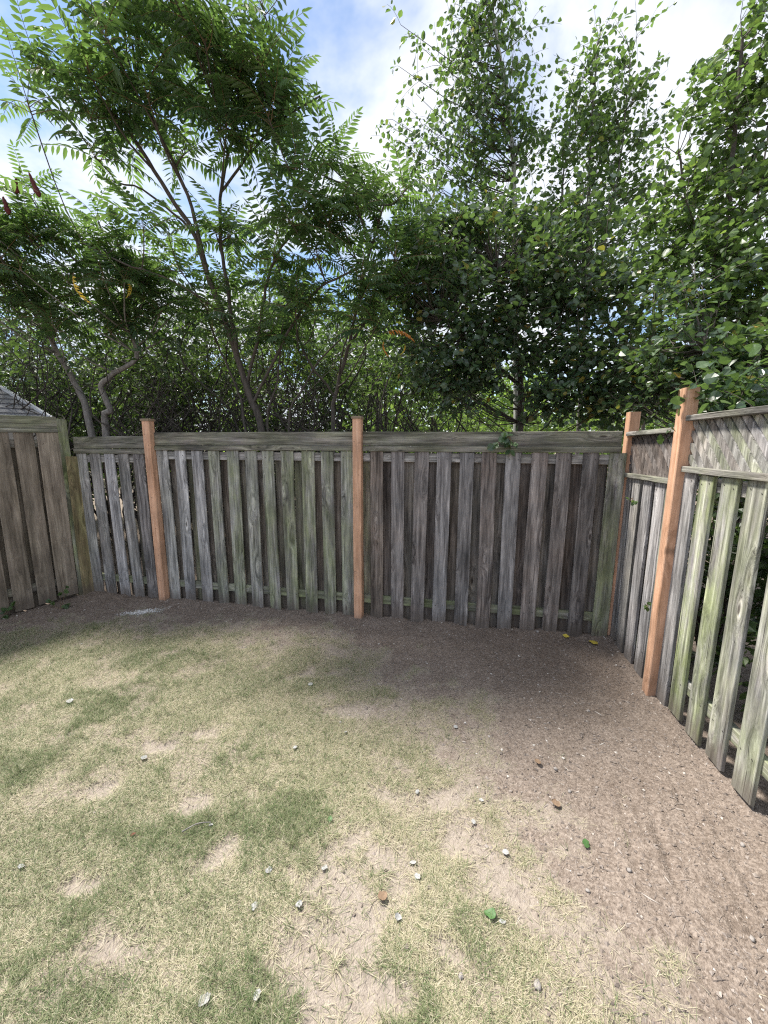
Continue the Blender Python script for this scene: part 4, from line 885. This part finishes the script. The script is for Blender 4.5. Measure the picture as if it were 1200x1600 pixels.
def stone_mesh(seed, s):
    r = np.random.default_rng(seed); nu, nv = 8, 6; V = [(0, 0, -1)]
    for i in range(1, nv):
        a = -math.pi/2+math.pi*i/nv
        for j in range(nu): b = 2*math.pi*j/nu; k = 1+.14*r.normal(); V.append((math.cos(a)*math.cos(b)*k, math.cos(a)*math.sin(b)*k, math.sin(a)*k))
    V.append((0, 0, 1)); V = np.array(V)*np.array([1, .8, .6])*s; g = Geo(); q = []; t = []
    for i in range(nv-2):
        for j in range(nu): q.append([1+i*nu+j, 1+i*nu+(j+1) % nu, 1+(i+1)*nu+(j+1) % nu, 1+(i+1)*nu+j])
    for j in range(nu): t.append([0, 1+(j+1) % nu, 1+j]); t.append([len(V)-1, 1+(nv-2)*nu+j, 1+(nv-2)*nu+(j+1) % nu])
    g.add(V, q); g.F.append(np.array(t)); g.A.append(np.full(len(t), .5)); g.M.append(np.zeros(len(t), int)); return g.mesh('stone', M_STONE, True)
ST = [(840, 1545, .02, 'rounded grey stone in sparse grass near the bottom edge'), (720, 1530, .014, 'small stone left of the rounded grey stone'), (918, 1392, .013, 'small grey stone on the soil edge below the olive leaf'), (983, 1363, .014, 'pale stone between the ruts'), (868, 1200, .017, 'grey stone beside the curled brown leaf on the soil'),
      (890, 1235, .013, 'pink grey pebble right of the brown bark scrap'), (1175, 1470, .014, 'pale pebble at the right edge in the ruts'), (840, 993, .022, 'pale stone at the foot of the back fence'), (1160, 1322, .014, 'light pebble near the last board of the right fence'), (532, 1128, .014, 'white pebble on the bare soil patch'), (920, 1110, .015, 'pale pebble in the open dug soil')]
for k, (px, py, s, lb) in enumerate(ST): lay('stone', stone_mesh(500+k, s), px, py, random.uniform(0, 6), lb, 'stone', 'stones lying on the soil', s*.3)
# dry twig
p = G(285, 1305); q = G(330, 1290); zz = .02
g = Geo(); ln = smooth_line([(0, 0, zz), ((q-p)[0]*.5, (q-p)[1]*.5+.01, zz+.008), ((q-p)[0], (q-p)[1], zz)], 8); g.add(*tube(ln, np.linspace(.004, .002, 8), 5))
tag(link('dry_twig', g.mesh('dry_twig', M_GREYBARK, True), None, p), 'short dry grey twig on the green grass patch', 'twig')
# spilled cement powder by the left post
rng = np.random.default_rng(15); c = G(222, 957); k = 900; x = c[0]+rng.normal(0, .10, k); y = c[1]+rng.normal(0, .035, k)+(x-c[0])*.25
s = rng.uniform(.002, .007, k); q = (OCT[None]+rng.normal(size=(k, 6, 3))*.3)*s[:, None, None]*np.array([1, 1, .4]); V = (q+np.stack([x, y, height(x, y)+.002], 1)[:, None, :]).reshape(-1, 3)
g = Geo(); g.add(V, (np.arange(k)[:, None, None]*6+OF[None]).reshape(-1, 3)); tag(link('cement_spill', g.mesh('cement_spill', M_POWDER)), 'white spill of cement crumbs on the soil by the left cedar post', 'cement', kind='stuff')
# small green weeds and creepers
def weed(name, label, p, n, size, m, seed, cat, dirs=(0, 0, .6), spread=.08, stem=True):
    r = np.random.default_rng(seed); p = np.asarray(p, float); root = empty(name, p); tag(root, label, cat); g = Geo(); P, D = [], []
    tips = r.normal(0, spread, (max(3, n//4), 3))*np.array([1, .5, .8]) + np.asarray(dirs)*spread
    for t in tips: g.add(*tube(smooth_line([(0, 0, 0), t*.5+r.normal(0, .01, 3), t], 5), [.0025, .0022, .002, .0015, .001], 4))
    link('stem', g.mesh('stem', M_STALK, True), root)
    lm_ = []
    for v in range(3):
        gg = Geo(); leaves(np.zeros((1, 3)), [[1, 0, 0]], np.array([[0, 0, 1.]]), [1.], [(.3, .6, .85)[v]], gg, LEAF8, 1.2); lm_.append(gg.mesh('leaf', m))
    for i in range(n):
        t = tips[i % len(tips)]*r.uniform(.5, 1.05); d = norm(t+r.normal(0, .6*spread, 3)+np.array([0, -.3*spread, -.2*spread])); nn = norm(r.normal(0, .4, 3)+np.array([0, -.5, .8]))
        b = norm(np.cross(nn, d)); n2 = np.cross(d, b); ob = link('leaf', lm_[i % 3], root)
        ob.matrix_local = Matrix.Translation(t) @ Matrix(((d[0], b[0], n2[0], 0), (d[1], b[1], n2[1], 0), (d[2], b[2], n2[2], 0), (0, 0, 0, 1))) @ Matrix.Scale(size*r.uniform(.7, 1.2), 4)
    return root
weed('creeper', 'green leafy creeper hanging over the top board of the back fence', W(795, 682, 3.72), 30, .065, M_APPLE, 71, 'creeper', (0, -.2, -.35), .11)
q = G(4, 965); weed('weed', 'small green weed at the foot of the brown fence', (q[0], q[1], 0), 20, .06, M_POPLAR, 72, 'weed', (0, 0, 1.2), .08)
weed('ivy_sprig', 'grey green ivy sprig poking through boards below the lattice', W(988, 778, 3.3), 9, .03, M_POPLAR, 73, 'ivy', (0, 0, 0), .035)
weed('ivy_sprig', 'pale ivy sprig low on the boards left of the near cedar post', W(1011, 947, 2.86), 9, .028, M_LIGHT, 74, 'ivy', (0, 0, 0), .03)
q = G(95, 952); weed('weed', 'low spreading weed in the shade under the brown fence end', (q[0], q[1], 0), 22, .045, M_POPLAR, 75, 'weed', (0, 0, .4), .12)
